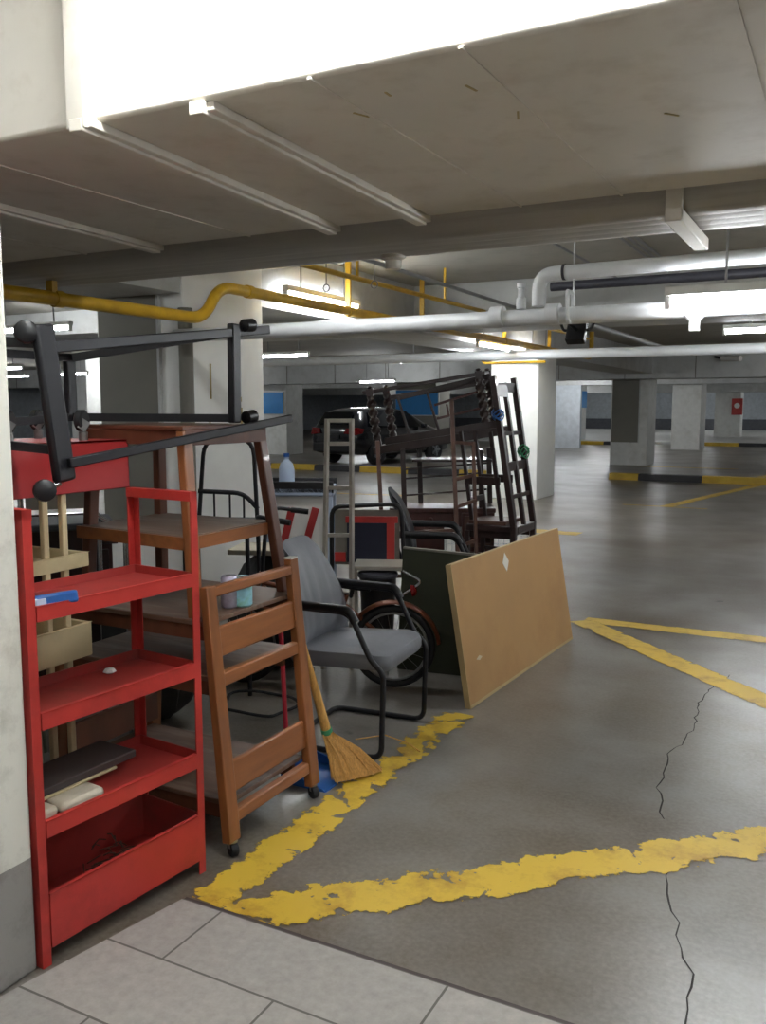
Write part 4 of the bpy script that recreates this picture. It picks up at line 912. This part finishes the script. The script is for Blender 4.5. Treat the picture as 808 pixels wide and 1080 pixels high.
# black metal chair with spindles behind the stand
t = thing('iron_chair', 'black iron chair with spindle back behind the wooden stand', 'chair', (-3.2, 4.0, 0))
IM = fr(-3.1, 4.02, 0, math.radians(24))
q = MB(IM); q.tube(rpath([(-.18, 0, .0), (-.19, 0, .8), (-.14, .0, 1.38), (.14, 0, 1.38), (.16, 0, .8), (.16, 0, 0)], .1), .012); obj('back_hoop', q, M_black, t)
q = MB(IM); q.tube(rpath([(-.18, 0, 1.08), (.08, 0, 1.07), (.16, 0, .98)], .08), .013); obj('back_rail', q, M_black, t)
for x in (-.09, -.0, .08):
    q = MB(IM); q.tube([(x, 0, .93), (x, 0, 1.07)], .006, 8); obj('spindle', q, M_black, t)
q = MB(IM); q.box(-.2, .2, -.36, .03, .88, .93); obj('seat', q, M_darkfab, t, bevel=.01)
for x in (-.17, .17):
    q = MB(IM); q.tube([(x, -.33, 0), (x, -.33, .88)], .012); obj('leg', q, M_black, t)
# chrome folding chair behind the red shelf rack
t = thing('tube_chair', 'chrome tube chair with mesh back behind the upturned trolley', 'chair', (-3.0, 3.0, 0))
TM = fr(-3.12, 2.8, 0, math.radians(50))
q = MB(TM); q.tube(rpath([(-.15, 0, 0), (-.15, 0, 1.24), (.13, 0, 1.24), (.16, -.05, 1.06), (.28, -.1, 1.02), (.28, -.1, 0)], .05), .012); obj('frame', q, M_chrome, t)
q = MB(TM); q.box(-.13, .12, -.005, .005, 1.1, 1.21); obj('mesh_back', q, M_panel, t)
q = MB(TM); q.box(-.15, .25, .0, .36, 1.0, 1.03); obj('seat', q, M_darkfab, t, bevel=.008)
q = MB(TM); obj('front_leg', q.tube([(-.13, .34, 0), (-.13, .34, 1.0)], .012), M_chrome, t); obj('front_leg', MB(TM).tube([(.2, .34, 0), (.2, .34, 1.0)], .012), M_chrome, t)

# ------------------------------------------------------------------ dark stacked furniture
DM = fr(-2.90, 6.43, 0, math.radians(27))      # local x runs to the right across the view, y away
t = thing('pedestal_desk', 'mahogany desk with panel legs under the stacked furniture', 'desk', tuple(DM @ V((.1, .2, 0))))
q = MB(DM); q.box(-.38, .47, .0, .42, .715, .75); obj('top', q, M_desk, t, bevel=.006)
q = MB(DM); q.prism([(-.34, .02, .715), (-.34, .02, .68), (-.24, .02, .62), (.2, .02, .6), (.2, .02, .715)], (0, .025, 0)); obj('apron', q, M_desk, t)
q = MB(DM); q.box(-.22, .06, .02, .4, 0, .62); obj('panel_leg', q, M_desk, t, bevel=.004)
q = MB(DM); q.box(.2, .46, .0, .4, 0, .715); lg = obj('panel_leg', q, M_desk, t, bevel=.004)
q = MB(DM); q.box(.22, .45, -.012, .0, .44, .47); q.box(.22, .45, -.012, 0, .66, .69); q.box(.22, .25, -.012, 0, .44, .69); q.box(.43, .45, -.012, 0, .44, .69); obj('panel_frame', q, M_ladderw, lg)
obj('knob', MB(DM).lathe([(.012, 0), (.022, .015), (.012, .025)], (-.05, .02, .66), (0, -1, 0), 12), M_desk, t)
# low table standing on the desk
t = thing('low_table', 'dark slim-legged side table standing on the mahogany desk', 'table', tuple(DM @ V((.1, .2, .75))))
q = MB(DM)
for i, (x, y) in enumerate(((-.26, .05), (-.12, .36), (.36, .05), (.46, .36))):
    q = MB(DM); q.beam((x, y, .751), (x - .015, y, 1.22), .04, .04, (0, 1, 0)); obj('leg', q, M_dark, t, bevel=.003)
for z, y in ((.85, .05), (.96, .36), (1.06, .05)):
    q = MB(DM); q.beam((-.26, y, z), (.4, y, z + .05), .012, .014); obj('stretcher', q, M_dark, t)
q = MB(DM); q.box(-.2, .44, .02, .4, 1.12, 1.14); obj('shelf', q, M_dark, t)
# upturned barley-twist table
TW = DM @ Matrix.Translation((-.02, .03, 1.27)) @ Matrix.Rotation(math.radians(-6), 4, 'Z') @ Matrix.Rotation(math.radians(-9), 4, 'Y')
t = thing('twist_leg_table', 'dark table with barley-twist legs stacked upside down on the side table', 'table', tuple(DM @ V((0, .2, 1.225))))
q = MB(TW); q.box(-.50, .62, .02, .42, -.02, .045); obj('top', q, M_dark, t, bevel=.005)
obj('apron', MB(TW).box(-.4, .5, .06, .08, .045, .1), M_dark, t); obj('apron', MB(TW).box(-.36, .5, .36, .38, .045, .1), M_dark, t)
for x, y in ((-.46, .07), (-.36, .36), (.42, .07), (.49, .36)):
    q = MB(TW); q.box(x - .028, x + .028, y - .028, y + .028, .04, .1); q.twist((x, y, .1), (x, y, .45), .032, 5, lobe=.34); q.box(x - .028, x + .028, y - .028, y + .028, .45, .51); q.lathe([(.012, .51), (.022, .52), (.012, .53)], (x, y, 0), n=10); obj('leg', q, M_dark, t)
q = MB(TW); q.box(-.52, .47, .055, .085, .47, .50); obj('stretcher', q, M_dark, t, bevel=.004)
q = MB(TW); q.box(-.34, .52, .345, .375, .40, .44); obj('stretcher', q, M_dark, t, bevel=.004)
q = MB(TW); q.beam((.42, .07, .49), (.50, .36, .49), .03, .035); obj('stretcher', q, M_dark, t, bevel=.004)
# square-framed panel inside the upturned table
t = thing('chair_back', 'dark wooden chair back frame held between the twist legs', 'chair back', tuple(DM @ V((.2, .25, 1.3))))
FM = DM @ Matrix.Translation((.0, .2, 1.36)) @ Matrix.Rotation(math.radians(-10.5), 4, 'Y')
q = MB(FM); q.beam((-.22, 0, .0), (-.26, 0, .33), .02, .045); q.beam((.02, 0, 0), (-.02, 0, .33), .02, .04); q.beam((-.27, 0, .32), (.5, 0, .36), .02, .04, (0, 0, 1)); obj('frame', q, M_dark, t, bevel=.003)
q = MB(FM); q.beam((.02, 0, .21), (.44, 0, .26), .02, .02); q.beam((.02, 0, .1), (.44, 0, .12), .02, .02); q.beam((.12, 0, .1), (.12, 0, .2), .016, .016); obj('slats', q, M_desk, t)
# tall narrow slatted frame in front
SF = fr(-3.06, 5.72, 0, math.radians(30))
t = thing('slatted_frame', 'mid-brown tall wooden frame with thin slats standing before the desk', 'frame', tuple(SF @ V((.25, 0, 0))))
q = MB(SF); q.beam((.07, 0, 0), (.0, 0, 1.31), .03, .03); obj('post', q, M_ladderw, t, bevel=.003)
q = MB(SF); q.beam((.62, 0, 0), (.54, 0, 1.6), .03, .03); obj('post', q, M_ladderw, t, bevel=.003)
q = MB(SF); q.beam((.77, .12, 0), (.72, .12, 1.3), .026, .03); obj('post', q, M_ladderw, t, bevel=.003)
for a_, b_ in [((.05, 0, z), (.6, 0, z + .03)) for z in (.3, .62)] + [((.555, 0, 1.02), (.735, .12, 1.05)), ((.55, 0, 1.3), (.73, .12, 1.28)), ((.58, 0, .82), (.75, .12, .86)), ((.6, 0, .52), (.76, .12, .56))]:
    obj('slat', MB(SF).beam(a_, b_, .014, .025), M_ladderw, t)
# tall dark chairs at the right of the stack
def tall_chair(name, label, M, seat_z, back_z, lean, m, green=False):
    t = thing(name, label, 'chair', tuple(M @ V((-.2, .2, 0))))
    q = MB(M); q.box(-.40, .02, .0, .36, seat_z - .05, seat_z); obj('seat', q, m, t, bevel=.006)
    obj('apron', MB(M).box(-.4, 0, .02, .04, seat_z - .1, seat_z - .05), m, t); obj('apron', MB(M).box(-.4, 0, .32, .34, seat_z - .1, seat_z - .05), m, t)
    for y, yr in ((.02, -.04), (.34, .41)):
        q = MB(M); q.beam((-.39, y, 0), (-.39, y, seat_z - .05), .035, .035); obj('leg', q, m, t, bevel=.003)
        q = MB(M); q.beam((.0, yr, 0), (.0, yr, seat_z), .042, .042); q.beam((.0, yr, seat_z - .01), (-lean, yr, back_z), .042, .042); obj('rear_post', q, m, t, bevel=.003)
    q = MB(M)
    def at(z): return -lean * (z - seat_z) / (back_z - seat_z)
    for f, h in ((.93, .07), (.62, .03), (.4, .07), (.2, .03)):
        z = seat_z + (back_z - seat_z) * f; q.beam((at(z), -.03, z), (at(z), .40, z), .018, h)
    obj('back_slats', q, m, t)
    q = MB(M); q.beam((.0, .19, seat_z - .01), (-lean, .19, back_z - .03), .03, .04); obj('centre_post', q, m, t, bevel=.003)
    q = MB(M); q.hexa([(at(z0_) - .012 + dx_, y_, z0_) for z0_, dx_, y_ in ((back_z - .15, 0, -.03), (back_z - .15, .024, -.03), (back_z - .15, .024, .19), (back_z - .15, 0, .19), (back_z - .02, 0, -.03), (back_z - .02, .024, -.03), (back_z - .02, .024, .19), (back_z - .02, 0, .19))]); obj('top_panel', q, m, t)
    obj('rear_rail', MB(M).box(-.018, .018, -.04, .41, seat_z - .06, seat_z - .002), m, t)
    q = MB(M)
    for z in (.25, .45): q.box(-.4, .0, .0, .02, z * seat_z / .7, z * seat_z / .7 + .025); q.box(-.4, .0, .34, .36, z * seat_z / .7, z * seat_z / .7 + .025)
    obj('stretchers', q, m, t)
    return t
tall_chair('tall_chair', 'tall dark chair with leaning slatted back right of the stack', fr(-2.17, 6.23, 0, 0), .67, 1.78, .18, M_dark)
t = thing('small_chair', 'brown chair hung upside down on the tall chair with green string', 'chair', (-2.5, 6.75, .71))
HM = fr(-2.19, 6.24, .672, 0)
q = MB(HM); q.box(-.36, -.06, .0, .33, .0, .03); obj('seat', q, M_ladderw, t, bevel=.004)
for x, y in ((-.34, .02), (-.34, .3), (-.1, .02), (-.1, .3)):
    q = MB(HM); q.beam((x, y, .03), (x - .1, y, .7), .028, .028); obj('leg', q, M_dark, t, bevel=.003)
q = MB(HM); q.box(-.4, -.12, .01, .03, .3, .36); q.box(-.4, -.12, .29, .31, .3, .36); q.box(-.37, -.35, .02, .3, .16, .2); obj('stretchers', q, M_dark, t)
q = MB(); c0 = V((-2.256, 6.64, 1.19))
for k in range(5):
    P = [c0 + V((.042 * math.cos(a) - .002 * k, .042 * math.sin(a), .012 * k + .03 * math.sin(2 * a + k))) for a in [2 * PI * i / 16 for i in range(16)]]
    q.tube(P, .005, 5, True)
tag(obj('string_tie', q, M_greenstr), 'green string wound round the right chair post', 'string')
q = MB(); c0 = V((-2.305, 6.19, 1.48))
for k in range(4):
    P = [c0 + V((.042 * math.cos(a) - .002 * k, .042 * math.sin(a), .012 * k + .02 * math.sin(2 * a + k))) for a in [2 * PI * i / 16 for i in range(16)]]
    q.tube(P, .006, 5, True)
tag(obj('string_tie', q, M_blue), 'blue cloth strip wound round the left chair post', 'string')
# white wire crate behind the boards
t = thing('wire_crate', 'white wire grid crate behind the tan board', 'crate', (-2.1, 6.9, 0))
WM = fr(-2.75, 7.15, 0, math.radians(27))
q = MB(WM); q.tube([(-.35, 0, 0), (-.35, 0, .52), (.4, 0, .52), (.4, 0, 0)], .006, 6); q.tube([(-.35, .3, 0), (-.35, .3, .52), (.4, .3, .52), (.4, .3, 0)], .006, 6)
for x in (-.35, .4): q.tube([(x, 0, .52), (x, .3, .52)], .006, 6)
obj('frame', q, M_wire, t)
q = MB(WM)
for k in range(16): x = -.35 + .75 * k / 15; q.tube([(x, 0, 0), (x, 0, .52)], .003, 4)
for k in range(8): z = .02 + .5 * k / 7; q.tube([(-.35, 0, z), (.4, 0, z)], .003, 4)
obj('wire_grid', q, M_wire, t)

# ------------------------------------------------------------------ dark clutter at the back of the store
t = thing('filler_cabinet', 'added dark low cabinet standing in for shade behind the wooden trolley', 'cabinet', (-3.7, 2.75, 0))  # made-up dark furniture, stands in for the shade in this gap
CB = fr(-3.95, 3.25, 0, math.radians(48))
obj('body', MB(CB).box(-.5, .5, 0, .4, .06, .80), M_desk, t, bevel=.005)
obj('top', MB(CB).box(-.53, .53, -.03, .42, .80, .83), M_dark, t, bevel=.004)
obj('plinth', MB(CB).box(-.48, .48, .02, .38, 0, .06), M_blackp, t)
for s_ in (-1, 1):
    x0, x1 = sorted((s_ * .01, s_ * .48)); dr = obj('door', MB(CB).box(x0, x1, -.018, .0, .09, .77), M_dark, t, bevel=.004)
    obj('knob', MB(CB).lathe([(.008, 0), (.015, .012), (.008, .022)], (s_ * .06, -.018, .5), (0, -1, 0), 12), M_steel, dr)
t = thing('plank', 'pale plank on the floor behind the red shelf rack', 'plank', (-2.3, 2.75, 0))
obj('board', MB(fr(-2.52, 2.99, 0, math.radians(-5))).box(-.35, .4, -.04, .04, 0, .02), M_foam, t, bevel=.003)
t = thing('green_tube_chair', 'low chair frame of greenish bent tube behind the cream trolley', 'chair', (-3.0, 2.3, 0))
GM = fr(-3.02, 2.35, 0, math.radians(48))
M_gtube = mat('greenish_tube', rgb(120, 130, 112), .35, metal=.4)
for y in (.0, .34):
    obj('side_tube', MB(GM).tube(rpath([(-.3, y, 0), (-.3, y, .72), (.12, y, .74), (.17, y, 0)], .1), .014), M_gtube, t)
obj('seat', MB(GM).box(-.3, .14, .0, .34, .40, .43), M_darkfab, t, bevel=.006)
obj('cross_tube', MB(GM).tube([(-.3, 0, .6), (-.3, .34, .6)], .012), M_gtube, t)
tag(obj('cable_loop', MB(fr(-2.66, 3.66, 0)).tube([(.2 * math.cos(a) * (1 + .1 * math.sin(5 * a)), .18 * math.sin(a), .02 + .01 * math.sin(3 * a)) for a in [2 * PI * i / 40 for i in range(40)]], .008, 6, True), M_rubber), 'black cable loop on the floor behind the wooden trolley', 'cable')
t = thing('filler_tables', 'guessed stack of dark table tops added to darken behind the cream trolley', 'tables', (-3.7, 2.95, 0))  # guessed dark stack, added to cover the bright floor behind the trolley
FT = fr(-3.62, 2.87, 0, math.radians(50))
for k in range(5):
    obj('table_top', MB(FT).box(-.46 + .012 * k, .42 - .02 * (k % 2), .045 * k, .045 * k + .03, .02, 1.03 - .022 * k), (M_dark, M_dkgrey, M_blackp)[k % 3], t, bevel=.004)
obj('base_rail', MB(FT).box(-.44, .4, -.02, .24, 0, .02), M_blackp, t)
